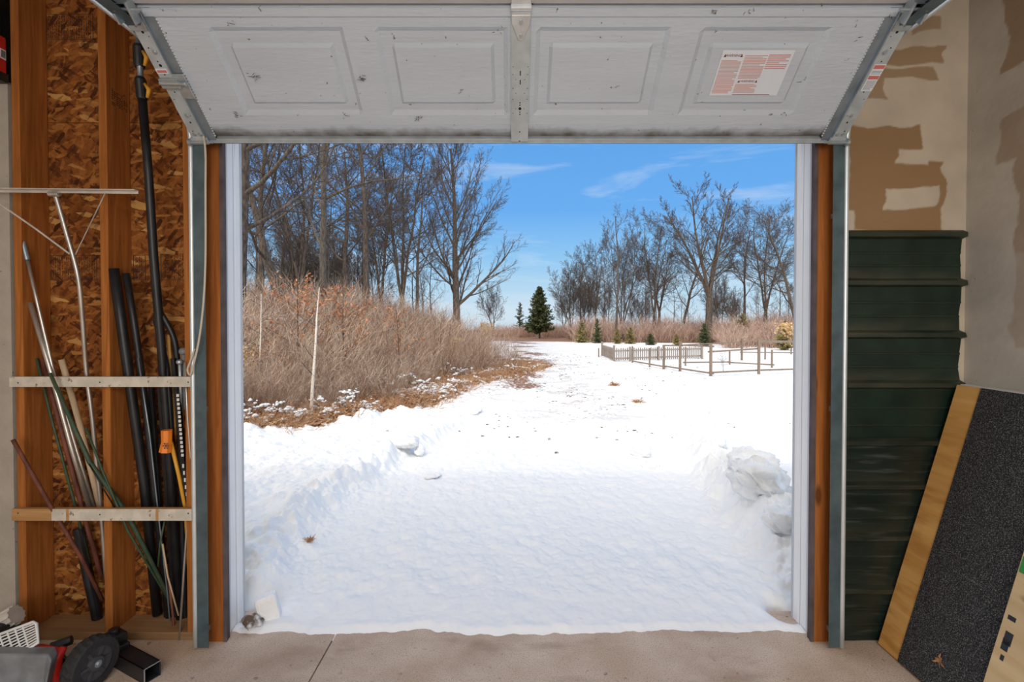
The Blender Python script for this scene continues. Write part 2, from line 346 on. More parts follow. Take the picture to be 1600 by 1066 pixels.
M['mat'] = mat('gritty black mat', (.010, .011, .012), .85, col2=(.20, .20, .20), vscale=260, bump=.6, bscale=240, lo=.50, hi=.68, detail=2)
def grain_ply():
    m = M['ply']; mixin(m, rng_noise(m, 5, .50, .70, detail=3, stretch=(1, .8, 3.2), amount=.6), (.42, .17, .035)); return m
grain_ply()
def doormat():
    m = mat('embossed door steel', (.53, .585, .64), .55, var=.03, vscale=5, bump=.35, bscale=50, stretch=(.35, 2, 2), spec=.35)
    mixin(m, rng_noise(m, 46, .70, .73, amount=.85), (.10, .075, .05))
    nt = m.node_tree; t = N(nt, 'ShaderNodeTexCoord'); n = N(nt, 'ShaderNodeTexNoise'); n.inputs['Scale'].default_value = 14; n.inputs['Detail'].default_value = 8; nt.links.new(t.outputs['Object'], n.inputs[0])
    a = N(nt, 'ShaderNodeMath', operation='ADD'); nt.links.new(attr_out(m, 'grime_shade'), a.inputs[0]); nt.links.new(n.outputs[0], a.inputs[1])  # dirt and painted lip shade share this mask
    r = N(nt, 'ShaderNodeMapRange'); r.inputs[1].default_value = .85; r.inputs[2].default_value = 1.45; r.inputs[4].default_value = .9; nt.links.new(a.outputs[0], r.inputs[0])
    mixin(m, r.outputs[0], (.10, .08, .06)); return m
M['door'] = doormat()
M['siding'] = mat('outer siding', (.03, .06, .04), .5)
M['roofing'] = mat('roofing', (.08, .08, .08), .8)

def text(parent, s, O, ax, ay, size, m, name='lettering', w=.0006):
    cu = bpy.data.curves.new('t', 'FONT'); cu.body = s; cu.size = size; cu.align_x = 'CENTER'; cu.align_y = 'CENTER'; cu.extrude = w/2
    ob = bpy.data.objects.new('t', cu); C.objects.link(ob); bpy.context.view_layer.update()
    me = bpy.data.meshes.new_from_object(ob.evaluated_get(bpy.context.evaluated_depsgraph_get())); bpy.data.objects.remove(ob)
    az = ax.cross(ay); o0 = Vector(O)-WL[parent.name]
    mt = Matrix((( ax.x, ay.x, az.x, o0.x), (ax.y, ay.y, az.y, o0.y), (ax.z, ay.z, az.z, o0.z), (0, 0, 0, 1)))
    me.transform(mt); me.materials.clear(); me.materials.append(m)
    o = bpy.data.objects.new(name, me); C.objects.link(o); o.parent = parent; WL[o.name] = WL[parent.name]; return o

XV, YV, ZV = Vector((1, 0, 0)), Vector((0, 1, 0)), Vector((0, 0, 1))

# ================================================================== THE ROOM
XR = X_at(1507, D); XL = -3.3; YB = -4.6; ZC = 3.3
JL, JR = -1.38, 1.443                       # inner faces of the door jambs
# floor with a sawn control joint
b = MB(); XJ = X_at(516.5, D)
b.box((XL, YB, -.15), (XJ-.0035, 2.50, 0)); b.box((XJ+.0035, YB, -.15), (XR+.05, 2.50, 0)); b.box((XJ-.004, YB, -.15), (XJ+.004, 2.5, -.02))
struct(b.build('floor', M['concrete'], recenter=False))
def plain(name, a, c, m): b = MB(); b.box(a, c); return struct(b.build(name, m, recenter=False))
plain('ceiling', (XL, YB, ZC), (XR+.1, D+.15, ZC+.05), M['interior'])
plain('wall_left', (XL-.1, YB, 0), (XL, D+.15, ZC), M['interior'])
plain('wall_back', (XL-.1, YB-.1, 0), (XR+.1, YB, ZC), M['interior'])
# roof slab with an eave over the door
b = MB(); b.box((XL-.6, YB-.5, ZC+.06), (XR+.7, 2.66, ZC+.20)); struct(b.build('roof', M['roofing'], recenter=False))

def grid_wall(name, O, ax, ay, wu, wv, step, mask, m, thick=.013):
    nu, nv = int(wu/step), int(wv/step); U, V = np.meshgrid(np.linspace(0, wu, nu), np.linspace(0, wv, nv))
    vv = np.array(O)+U.reshape(-1, 1)*np.array(ax)+V.reshape(-1, 1)*np.array(ay)
    i = (np.arange(nv-1)[:, None]*nu+np.arange(nu-1)).ravel(); q = np.stack([i, i+1, i+nu+1, i+nu], 1)
    return fast_mesh(name, vv, q, m, attr={'paper': mask(vv)})
def boxes_mask(bxs, depth_axis, fixed, nscale=5, amp=.05):
    # rectangles given by their corners in the photograph, turned into places on the wall
    rects = []
    for (x0, y0, x1, y1, s) in bxs:
        if depth_axis == 'Y': a, c = P(x0, y0, fixed), P(x1, y1, fixed); rects.append((a.x, c.x, c.z, a.z, s))
        else:
            def W(px, py): d = ray(px, py); return Vector((0, 0, HC))+d*(fixed/d.x)
            a, c = W(x0, y0), W(x1, y1); rects.append((min(a.y, c.y), max(a.y, c.y), min(a.z, c.z), max(a.z, c.z), s))
    def f(vv):
        h = vv[:, 0] if depth_axis == 'Y' else vv[:, 1]; z = vv[:, 2]
        n1 = (fbm(h*nscale+3, z*nscale*1.6+8, 5)-.5)*amp*2; n2 = (fbm(h*nscale+41, z*nscale*1.6+5, 5)-.5)*amp*1.4
        out_ = np.zeros(len(vv))
        for (a, b_, c, d_, s) in rects:
            dd = np.minimum(np.minimum(h+n1-a, b_-h-n1), np.minimum(z+n2-c, d_-z-n2)); k = sst(-.003, .006, dd)
            out_ = out_*(1-k) + s*k
        return out_
    return f
fm = boxes_mask([(1322, 196, 1443, 262, .95), (1322, 250, 1474, 362, .95), (1386, 292, 1462, 326, .0), (1405, 236, 1456, 256, 0), (1368, 72, 1477, 99, .8), (1352, 103, 1460, 122, .8), (1340, 118, 1385, 152, .75), (1428, 22, 1470, 50, .7), (1322, 330, 1330, 1000, 0)], 'Y', D)
# front wall: side room corner to the jamb, of patched gypsum board
wf = grid_wall('wall_front', (1.50, D, 0), (1, 0, 0), (0, 0, 1), XR-1.50, ZC, .006, fm, M['drywall']); struct(wf)
sm = boxes_mask([(1572, -40, 1640, 75, .75), (1565, 185, 1640, 228, .55), (1588, 225, 1640, 420, .6), (1584, 400, 1640, 545, .35)], 'X', XR)
wr = grid_wall('wall_right', (XR, D, 0), (0, -1, 0), (0, 0, 1), D-.4, ZC, .008, sm, M['drywall_r']); struct(wr)
plain('wall_right_rear', (XR, YB, 0), (XR+.08, .4, ZC), M['interior'])
# strand-board sheathing of the open stud wall, in two courses with a seam
YO = D+.14
zs = P(230, 192, YO).z
b = MB(); b.box((-2.45, YO, 0), (JL-.03, YO+.012, zs-.0015)); b.box((-2.45, YO, zs+.0015), (JL-.03, YO+.012, ZC)); b.box((-2.45, YO+.008, zs-.01), (JL-.03, YO+.014, zs+.01))
sheath = struct(b.build('wall_sheathing', M['osb'], recenter=False))
b = MB(); b.box((XL, D-.002, 0), (-2.366, D+.14, P(5, 128, D).z)); struct(b.build('wall_front_left', M['drywall_l'], recenter=False))
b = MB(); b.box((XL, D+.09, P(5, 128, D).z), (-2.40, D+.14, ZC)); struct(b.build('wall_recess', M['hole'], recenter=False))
b = MB(); b.box((JL-.12, D+.0, 2.47), (JR+.12, D+.14, ZC)); struct(b.build('header', M['jamb_wood'], recenter=False))
b = MB()
b.box((XL-.1, YO+.015, -.2), (JL-.012, YO+.045, ZC)); b.box((JR+.012, YO+.015, -.2), (XR+.2, YO+.045, ZC)); b.box((JL-.012, YO+.015, 2.47), (JR+.012, YO+.045, ZC))
struct(b.build('wall_outer', M['siding'], recenter=False))
# printed stamps on the sheathing
def stamp(name, x0, y0, x1, y1, Yp, seed, words=None):
    b = MB(); rn = random.Random(seed); a, c = P(x0, y0, Yp), P(x1, y1, Yp); t = .003; y = Yp-.0008
    def bar(xa, za, xb, zb): b.box((min(xa, xb), y, min(za, zb)), (max(xa, xb), Yp+.0002, max(za, zb)))
    W_, H_ = c.x-a.x, a.z-c.z
    bar(a.x, a.z, c.x, a.z-t*.7); bar(a.x, c.z, c.x, c.z+t*.7); bar(a.x, a.z, a.x+t, c.z); bar(c.x-t, a.z, c.x, c.z)
    x = a.x+.012
    while x < c.x-.012:
        z = c.z+.006
        if words and abs(x-(a.x+W_*words[1])) < .022: x += .004; continue
        while z < a.z-.008:
            L = rn.uniform(.004, .02); bar(x, z, x+rn.uniform(.0015, .004), min(z+L, a.z-.006)); z += L+rn.uniform(.003, .010)
        x += rn.uniform(.006, .013)
    o = b.build(name, M['stamp_ink'], sheath)
    if words: text(sheath, words[0], (a.x+W_*words[1], Yp-.0012, (a.z+c.z)/2), ZV, -XV, H_*.25, M['stamp_ink'], 'stamp_lettering')
stamp('printed_stamp', 69, 22, 146, 62, YO, 1)
stamp('printed_stamp', 76, 399, 152, 438, YO, 2)
stamp('printed_stamp', 208, 399, 228, 438, YO, 3)
stamp('printed_stamp', 251, 397, 298, 438, YO, 4, ('TT-BHY', .22))
# studs and plates
def stud(px, label, faces=12.6):
    x0 = X_at(px, D); b = MB(); b.box((x0, D, .038), (x0+.038, D+.139, ZC)); o = b.build('wall_stud', M['stud'], bevel=.002)
    return struct(o, label, 'stud')
stud(23, 'rough wooden wall stud standing beside the grey drywall edge')
s2 = stud(158, 'rough wooden wall stud in the middle of the open tool bay')
stud(288, 'wooden wall stud right behind the left door track')
b = MB(); a = P(170, 139, D+.05); c = P(200, 166, D+.05)
for k in range(9):
    z = a.z-.006-k*.009; xs = X_at(158, D)+.0385
    for j in range(7):
        if random.random() < .7: b.box((xs-.001, D+.03+j*.014, z-.004), (xs+.0006, D+.03+j*.014+random.uniform(.005, .011), z))
b.build('printed_stamp', M['stamp_ink'], s2)
b = MB(); b.box((-2.366, D, 0), (JL-.12, D+.139, .038)); struct(b.build('bottom_plate', M['plate'], bevel=.002))

# jambs: wood face, dark seal, white vinyl lining with grooves and an outer stop
def jamb(sgn, X, name):
    b = MB(); g = lambda x0, y0, z0, x1, y1, z1, mi=0: b.box((min(X+sgn*x0, X+sgn*x1), y0, z0), (max(X+sgn*x0, X+sgn*x1), y1, z1), mi)
    g(-.010, D-.012, 0, .066, D+.020, 2.47); g(.067, D-.008, 0, .12, D+.02, 2.47); g(.024, D+.02, 0, .12, D+.139, 2.47)
    return struct(b.build(name, M['jamb_wood'], bevel=.0015))
def lining(sgn, X, name):
    b = MB(); g = lambda x0, y0, z0, x1, y1, z1, mi=0: b.box((min(X+sgn*x0, X+sgn*x1), y0, z0), (max(X+sgn*x0, X+sgn*x1), y1, z1), mi)
    g(.0, D+.022, .0, .021, D+.185, 2.46, 0)
    g(-.0012, D+.060, .0, .001, D+.063, 2.46, 1); g(-.0012, D+.112, .0, .001, D+.115, 2.46, 1); g(-.0015, D+.13, .0, .001, D+.148, 2.46, 0); g(-.004, D+.172, .0, .03, D+.185, 2.46, 1)
    return struct(b.build(name, [M['white_trim'], M['white_groove']], bevel=.0006))
def seal(sgn, X, name):
    b = MB(); b.box((min(X-sgn*.010, X-sgn*.026), D-.014, .0), (max(X-sgn*.010, X-sgn*.026), D-.004, 2.46)); b.box((min(X-sgn*.004, X-sgn*.020), D-.004, .0), (max(X-sgn*.004, X-sgn*.020), D+.022, 2.46)); return struct(b.build(name, M['seal']))
jamb(-1, JL, 'trim_1'); lining(-1, JL, 'trim_2'); seal(-1, JL, 'trim_3')
jamb(1, JR, 'trim_4'); lining(1, JR, 'trim_5'); seal(1, JR, 'trim_6')
b = MB(); b.box((JL-.02, D+.03, 2.455), (JR+.02, D+.18, 2.475)); struct(b.build('trim_7', M['white_trim']))
# ledge on the side wall
b = MB(); zl = P(1500, 600, D-.02).z; b.box((XR-.04, .2, zl-.045), (XR, D-.005, zl)); struct(b.build('trim_8', M['white_plastic'], bevel=.003))

# ================================================================== OVERHEAD DOOR
Ob, Ot = P(811, 222, 2.20), P(811, 6, 1.786)
dv = (Ot-Ob); dv.x = 0; SL = dv.length; dv.normalize(); dn = Vector((0, -dv.z, dv.y)); dn = -dn if dn.z > 0 else dn
DO = Vector((0, Ob.y, Ob.z))
def Dp(u, v, w_=0): return DO+XV*u+dv*v+dn*w_
def dpx(px, py):                            # place on the door plane seen at a pixel
    d = ray(px, py); t = (DO-Vector((0, 0, HC))).dot(dn)/d.dot(dn); q = Vector((0, 0, HC))+d*t-DO; return q.x, q.dot(dv)
DL, DR = -1.437, 1.497
door = thing('garage_door', ((DL+DR)/2, Ob.y, Ob.z), 'raised grey sectional garage door with embossed panels and steel stiles', 'garage door')
def heightface(name, us, vs_, hf, m, off=0, O_=None):
    us = sorted(set(round(u, 5) for u in us)); vs_ = sorted(set(round(v, 5) for v in vs_))
    V = []; gr = []
    for v in vs_:
        for u in us: V.append(tuple(Dp(u, v, hf(u, v)+off))); gr.append(max(0, 1-v/.10)*1.0 + max(0, .035-(SL-v))*6 + max(0, .06-min(u-DL, DR-u))*4)  # grime, with the shade of the curved lower lip painted in
    n = len(us); q = [(j*n+i, j*n+i+1, (j+1)*n+i+1, (j+1)*n+i) for j in range(len(vs_)-1) for i in range(n-1)]
    return fast_mesh(name, V, q, m, smooth=False, attr={'grime_shade': gr}, parent=door, origin=WL[door.name])
pan = []
for (xl, xr, yt, xbl, xbr, yb) in ((320, 533, 42, 385, 570, 180), (583, 794, 42, 611, 794, 180), (838, 1054, 42, 833, 1015, 180), (1099, 1305, 42, 1056, 1236, 180)):
    (u0, v1), (u1, _) = dpx(xl, yt), dpx(xr, yt); (u2, v0), (u3, _) = dpx(xbl, yb), dpx(xbr, yb)
    pan.append(((u0+u2)/2, (u1+u3)/2, v0, v1))
v0 = np.mean([p[2] for p in pan]); v1 = np.mean([p[3] for p in pan]); vi0, vi1 = v0+.045, v1-.060
us = [DL, DR]; vs_ = [0.018, .04, .06, .085, SL-.045, SL-.038, SL-.012, SL-.004, SL]; bv = .018; bi = .013
for (a, c, _, _) in pan: us += [a, a+bv, a+.055, a+.055+bi, c-.055-bi, c-.055, c-bv, c]
vs_ += [v0, v0+bv, vi0, vi0+bi, vi1-bi, vi1, v1-bv, v1]
def hf(u, v):
    h = 0
    for (a, c, _, _) in pan:
        if a-1e-4 <= u <= c+1e-4 and v0-1e-4 <= v <= v1+1e-4:
            eo = min(u-a, c-u, v-v0, v1-v); h = -.014*min(1, max(0, eo/bv))
            ei = min(u-(a+.055), (c-.055)-u, v-vi0, vi1-v)
            if ei > 0: h = -.014*(1-min(1, ei/bi))
    if v < .084: h = -.022*((.085-v)/.067)**1.6 if v < .085 else 0
    if v > SL-.04: h = .007
    if v > SL-.005: h = -.01
    return h
heightface('panel_sheet', us, vs_, hf, M['door'])
b = MB(); b.fbox(DO, XV, dv, dn, (DL, .0, -.045), (DR, SL-.004, -.026)); b.build('section_core', M['siding'], door)
b = MB(); b.fbox(DO, XV, dv, dn, (DL-.005, -.004, -.045), (DR+.005, .017, .004)); b.fbox(DO, XV, dv, dn, (DL-.005, .001, .004), (DR+.005, .004, .012)); b.build('bottom_rail', M['stile'], door, bevel=.0015)
b = MB(); b.fbox(DO, XV, dv, dn, (DL-.004, -.016, -.040), (DR+.004, -.004, -.012)); b.build('weather_strip', M['rubber'], door, bevel=.003)
# sections above, bending back onto the level tracks
def section(c0, ang, L):
    v2 = Vector((0, -math.cos(ang), math.sin(ang))); n2 = Vector((0, -v2.z, v2.y)); n2 = -n2 if n2.z > 0 else n2
    b = MB(); b.fbox(c0, XV, v2, n2, (DL, .004, -.045), (DR, L, 0)); b.fbox(c0, XV, v2, n2, (DL, .004, 0), (DR, .03, .006)); b.fbox(c0, XV, v2, n2, (DL, L-.03, 0), (DR, L, .006))
    for (a, c, _, _) in pan:
        b.fbox(c0, XV, v2, n2, (a, .10, 0), (c, .13, .008)); b.fbox(c0, XV, v2, n2, (a, L-.13, 0), (c, L-.10, .008)); b.fbox(c0, XV, v2, n2, (a, .10, 0), (a+.05, L-.10, .008)); b.fbox(c0, XV, v2, n2, (c-.05, .10, 0), (c, L-.10, .008))
    o = b.build('upper_section', M['white_door'], door, bevel=.002); return c0+v2*(L+.004)
M['white_door'] = mat('plain door steel', (.50, .49, .48), .5, var=.04, vscale=6)
cc = Dp(0, SL+.003, 0); cc = section(cc, R(8), .53); cc = section(cc, 0, .53); cc = section(cc, 0, .53)
# centre stile strip
uc = dpx(812, 190)[0]
def strip_part(name, u0, u1, v0_, v1_, w0, w1, m, bev=.0006): b = MB(); b.fbox(DO, XV, dv, dn, (u0, v0_, w0), (u1, v1_, w1)); return b.build(name, m, door, bevel=bev)
cs = strip_part('centre_stile', uc-.038, uc+.038, .008, SL-.006, .0, .0125, M['stile'])
b = MB()
for (du, v_, r_) in [(0, .16, .0065), (0, .175, .0028), (0, .185, .0028), (0, .145, .0028), (0, .135, .0028), (0, .055, .003), (0, .012, .003)] + [(x, y, .0018) for x in (-.03, .03) for y in (.14, .20, .245, .30, .33)] + [(x, y, .0018) for x in (-.018, .018) for y in (.16, .225, .28)]:
    b.disc(Dp(uc+du, v_, .0128), dn, r_, 12)
for v_ in (.27, .305): b.fbox(DO, XV, dv, dn, (uc-.002, v_-.009, .0124), (uc+.002, v_+.009, .0129))
b.build('punched_hole', M['hole'], cs)
# centre hinge: barrel, triangular leaf and screws
b = MB(); tri = [Dp(uc+a, v_, .013) for a, v_ in ((-.036, SL-.030), (.036, SL-.030), (.034, SL-.06), (.009, SL-.115), (-.009, SL-.115), (-.034, SL-.06))]
tr2 = [p+dn*.007 for p in tri]; n_ = 6
b.add(tri+tr2, [tuple(range(6, 12)), tuple(range(5, -1, -1))]+[(i, (i+1) % 6, 6+(i+1) % 6, 6+i) for i in range(6)])
b.tube([Dp(uc-.038, SL-.006, .018), Dp(uc+.038, SL-.006, .018)], .012, 14); b.fbox(DO, XV, dv, dn, (uc-.037, SL-.034, .010), (uc+.037, SL-.014, .019)); b.fbox(DO, XV, dv, dn, (uc-.036, SL+.004, .012), (uc+.036, SL+.05, .02))
h = b.build('centre_hinge', M['hinge'], door, bevel=.0015)
b = MB()
for v_ in (SL-.052, SL-.100): b.tube([Dp(uc, v_, .018), Dp(uc, v_, .027)], .007, 6)
b.build('screw', M['galv'], h)
# end stiles with their edge rolls, sheared to follow the door
def end_stile(sgn, ue):
    s = lambda a: ue-sgn*a                                   # distance inwards from the door's end
    f = lambda b, a0, a1, v0_, v1_, w0, w1: b.fbox(DO, XV, dv, dn, (min(s(a0), s(a1)), v0_, w0), (max(s(a0), s(a1)), v1_, w1))
    b = MB(); f(b, .0, .060, .012, SL-.01, .0, .013); st = b.build('end_stile', M['stile'], door, bevel=.001)
    b = MB(); f(b, .060, .098, .012, SL-.01, .0, .006); f(b, .058, .063, .012, SL-.01, .0, .018); b.build('stile_flange', M['galv_dark'], door, bevel=.001)
    b = MB(); f(b, .0, .062, .010, .17, .013, .0155); f(b, -.008, .066, .000, .030, .010, .022)
    bf = b.build('bottom_fixture', M['stile'], door, bevel=.001)
    b = MB()
    for k in range(46): b.fbox(DO, XV, dv, dn, (s(.101)-.0022, .03+k*.011, .0005), (s(.101)+.0022, .036+k*.011, .0045))
    b.build('edge_serration', M['white_plastic'], st)
    b = MB()
    for (a, v_, r_) in ((.03, .27, .004), (.028, .30, .003), (.03, .335, .006), (.027, .350, .003), (.02, .40, .003), (.03, .455, .005), (.033, .468, .003), (.03, .23, .003), (.012, .20, .002), (.045, .44, .002)): b.disc(Dp(s(a), v_, .0134), dn, r_, 12)
    for (a, v_, r_) in ((.03, .10, .004), (.02, .06, .003), (.045, .13, .002), (.045, .05, .002)): b.disc(Dp(s(a), v_, .0158), dn, r_, 12)
    b.build('punched_hole', M['hole'], st)
    b = MB()
    for (a, v_) in ((.035, .385), (.03, .13), (.045, .045), (.02, .045), (.022, .49), (.045, .50)): b.tube([Dp(s(a), v_, .013), Dp(s(a), v_, .020)], .006, 6); b.tube([Dp(s(a), v_, .013), Dp(s(a), v_, .0165)], .009, 12)
    b.build('bolt', M['galv'], st)
    # end hinge with roller stem and wheel at the top, roller at the bottom
    b = MB(); f(b, -.01, .055, SL-.085, SL-.02, .013, .017); f(b, -.012, -.004, SL-.05, SL+.02, .013, .06); f(b, .048, .056, SL-.05, SL+.02, .013, .06); b.tube([Dp(s(-.02), SL-.01, .035), Dp(s(.07), SL-.01, .035)], .009, 12)
    f(b, -.008, .052, SL+.01, SL+.06, .03, .036); b.build('end_hinge', M['galv'], door, bevel=.001)
    for (v_, w_) in ((SL-.005, .045), (.014, .028)):
        b = MB(); b.tube([Dp(s(.09), v_, w_), Dp(s(-.014), v_, w_)], .0055, 10); b.tube([Dp(s(-.004), v_, w_), Dp(s(-.016), v_, w_)], .016, 18); b.build('roller', M['galv'], door)
    return st
stL = end_stile(-1, DL); stR = end_stile(1, DR)
# slide lock on the left stile
b = MB(); u_, v_ = dpx(276, 125); b.fbox(DO, XV, dv, dn, (u_-.055, v_-.022, .014), (u_+.02, v_+.016, .032)); b.tube([Dp(u_-.055, v_, .03), Dp(u_+.05, v_-.004, .03)], .009, 10)
b.fbox(DO, XV, dv, dn, (u_-.0, v_-.07, .013), (u_+.05, v_+.03, .019)); b.build('slide_lock', M['galv'], door, bevel=.002)
# stickers
def sticker(name, corners, parent=door, w_=.0145):
    (u0, v1_), (u1, v0_) = corners; b = MB(); b.fbox(DO, XV, dv, dn, (u0, v0_, w_-.0008), (u1, v1_, w_)); return b.build(name, M['paper_label'], parent)
def bars(parent, u0, u1, v0_, v1_, n, w_, m, rn, name='small_print', th=.55, ragged=.25):
    b = MB(); st = (v1_-v0_)/n
    for k in range(n):
        ue_ = u1-(rn.random()*ragged*(u1-u0) if rn.random() < .4 else 0); b.fbox(DO, XV, dv, dn, (u0, v0_+k*st, w_), (ue_, v0_+k*st+st*th, w_+.0004))
    return b.build(name, m, parent)
rn = random.Random(3)
ua, va = dpx(1131, 78); ub, vb = dpx(1213, 149); _, _ = 0, 0
U0 = (dpx(1131, 78)[0]+dpx(1107, 149)[0])/2; U1 = (dpx(1243, 77)[0]+dpx(1213, 149)[0])/2
sk = sticker('warning_label', ((U0, va), (U1, vb)), w_=.0025); W_ = U1-U0; H_ = va-vb; wz = .0026
um = U0+W_*.33; un = U0+W_*.66
dax, day = XV, dv
bars(sk, U0+.006, um-.008, vb+.01, va-.035, 26, wz, M['pink_ink'], rn)
text(sk, 'WARNING', Dp((U0+um)/2, va-.020, wz+.0004), XV, dv, .0135, M['dark_ink'])
text(sk, 'WARNING', Dp((um+un)/2-.002, vb+H_*.33, wz+.0004), XV, dv, .012, M['dark_ink'])
def warn_tri(u, v):
    b = MB(); q = [Dp(u-.005, v-.005, wz), Dp(u+.005, v-.005, wz), Dp(u, v+.006, wz)]; b.add(q+[p+dn*.0005 for p in q], [(3, 4, 5), (0, 1, 4, 3), (1, 2, 5, 4), (2, 0, 3, 5)]); b.build('warning_triangle', M['dark_ink'], sk)
for q in ((U0+.014, va-.020), (um-.014, va-.020), (um+.010, vb+H_*.33), (un-.012, vb+H_*.33)): warn_tri(*q)
bars(sk, um, un-.004, vb+.012, vb+H_*.28, 8, wz, M['pink_ink'], rn)
bars(sk, um, un-.004, vb+H_*.39, va-.016, 16, wz, M['pink_ink'], rn)
bars(sk, un, U1-.01, va-.07, va-.012, 8, wz, M['red_ink'], rn, th=.4, ragged=.5)
bars(sk, um, U1-.004, vb+.003, vb+.008, 1, wz, M['dark_ink'], rn, th=.5)
def stile_label(px0, py0, px1, py1, sgn, two):
    (u0, v0_), (u1, v1_) = dpx(px0, py0), dpx(px1, py1); lo, hi = min(v0_, v1_), max(v0_, v1_); c = DR-.024 if sgn > 0 else DL+.024
    o = sticker('caution_label', ((c-.023, hi), (c+.023, lo)), w_=.0145)
    b = MB(); hh = hi-lo
    if two:
        b.fbox(DO, XV, dv, dn, (c-.021, hi-.018, .0146), (c+.021, hi-.004, .015)); b.fbox(DO, XV, dv, dn, (c-.021, hi-hh*.42-.014, .0146), (c+.021, hi-hh*.42, .015)); b.build('label_band', M['red_ink'], o)
        bars(o, c-.019, c+.019, lo+.006, lo+hh*.42, 9, .0146, M['grey_plastic'], rn, th=.3); bars(o, c-.019, c+.019, hi-hh*.36, hi-.022, 3, .0146, M['grey_plastic'], rn, th=.3)
    else: b.fbox(DO, XV, dv, dn, (c-.019, lo+.004, .0146), (c+.019, hi-.006, .015)); b.build('label_band', M['red_ink'], o)
stile_label(1350, 98, 1335, 140, 1, True); stile_label(265, 105, 275, 113, -1, False)
# cobweb dirt on the door face
b = MB()
for (px, py, k) in ((398, 118, 9), (568, 120, 9), (655, 182, 10), (780, 45, 4), (362, 33, 4), (370, 178, 9), (1120, 45, 2), (1115, 17, 4), (1170, 18, 4), (1222, 177, 4), (540, 178, 4), (965, 133, 3), (1335, 60, 2), (1255, 125, 3), (718, 140, 3), (570, 60, 3), (1390, 22, 4)):
    u, v = dpx(px, py)
    for _ in range(k):
        a = random.uniform(0, 6.28); L = random.uniform(.006, .022); p0 = Dp(u+random.gauss(0, .008), v+random.gauss(0, .006), .011); b.tube([p0, p0+XV*L*math.cos(a)+dv*L*math.sin(a)*.6+dn*.002], [.0014, .0006], 4)
b.build('cobweb_dirt', M['cobweb'], door)

# tracks: upright, curved and level, one channel each side
def track(sgn, px_bot, ue, label):
    X0 = ue; Yt = 2.205; zt = 2.655; r = .33; path = [(X0, Yt, .02)]
    for k in range(12): path.append((X0, Yt, .02+(zt-r-.02)*(k+1)/12))
    for k in range(1, 15): a = k/14*math.pi/2; path.append((X0, Yt-r+r*math.cos(a), zt-r+r*math.sin(a)))
    for k in range(1, 9): path.append((X0, Yt-r-k*.30, zt+k*.006))
    t = .0016; wd = .058
    root = thing('door_track', (X0, Yt, 0), label, 'door track')
    pr = [(sgn*.0, .008), (sgn*wd, .008), (sgn*wd, .045), (sgn*wd*.55, .045), (sgn*wd*.55, .045-t), (sgn*(wd-t), .045-t), (sgn*(wd-t), .008+t), (sgn*.0, .008+t)]
    # the channel's side towards the room is the one that shows
    b = MB(); b.sweep([(a, c-.025) for a, c in pr], path, XV); o = b.build('channel', M['track'], root)
    b = MB(); b.tube([Vector(p)+Vector((sgn*(wd+.004), 0, 0))+(Vector(path[min(i+1, len(path)-1)])-Vector(path[max(i-1, 0)])).normalized().cross(XV)*-.012 for i, p in enumerate(path)], .0115, 12); b.build('rolled_rim', M['rim'], root, smooth=True)
    b = MB(); 
    for z in (.06, 1.1, 2.0): b = MB(); b.box((min(X0+sgn*.034, X0+sgn*.06), Yt+.022, z), (max(X0+sgn*.034, X0+sgn*.06), D-.013, z+.025)); b.build('jamb_bracket', M['galv'], root)
    b = MB(); Xh = X0+sgn*wd
    b.box((min(Xh, Xh+sgn*.003), Yt-r-2.2, zt+.0), (max(Xh, Xh+sgn*.003), Yt-r-.0, zt+.055)); b.box((min(Xh, Xh-sgn*.03), Yt-r-2.2, zt+.053), (max(Xh, Xh-sgn*.03), Yt-r, zt+.056)); b.build('track_angle', M['galv_dark'], root)
    for k in range(5): b = MB(); b.disc((X0+sgn*(.012+.006*(k % 2)), Yt-r-.06-k*.09, zt-.0262), (0, 0, -1), .004, 10); b.build('bolt', M['galv_dark'], root)
M['rim'] = mat('bright rolled steel', (.68, .74, .76), .35, .5, var=.06, vscale=10)
track(-1, 310, -1.397, 'galvanised steel door track curving overhead at left of the opening')
track(1, 1305, 1.458, 'galvanised steel door track curving overhead at right of the opening')

# ================================================================== RAILS AND LONG TOOLS
def rail(name, x0, y0, x1, y1, mats, label, Y0=D-.026, split=None):
    a, c = P(x0, y0, Y0), P(x1, y1, Y0); b = MB()
    if split: 
        s = P(split, y0, Y0).x; b.box((a.x, Y0, c.z), (s, D-.002, a.z), 1); b.box((s, Y0, c.z), (c.x, D-.002, a.z), 0)
        for q in (103, 243): xx = P(q, y0, Y0).x; b.box((xx, Y0-.0004, c.z), (xx+.014, Y0+.001, a.z), 1)
        b.box((a.x, Y0+.003, a.z-.001), (c.x, D-.002, a.z+.001), 1)
    else: b.box((a.x, Y0, c.z), (c.x, D-.002, a.z), 0)
    o = b.build(name, mats, bevel=.0015); tag(o, label, 'rail')
    for q in (156, 294, 28): b = MB(); b.disc(P(q, (y0+y1)/2+random.uniform(-3, 3), Y0-.0006), (0, -1, 0), .0035, 8); b.build('nail_head', M['hole'], o)
rail('retaining_rail', 14, 589, 304, 605, M['white_rail'], 'white painted wooden rail nailed across the studs, the upper one')
rail('retaining_rail', 18, 796, 305, 814, [M['white_rail'], M['rail_wood']], 'half bare wooden rail nailed across the studs, the lower one', split=80)

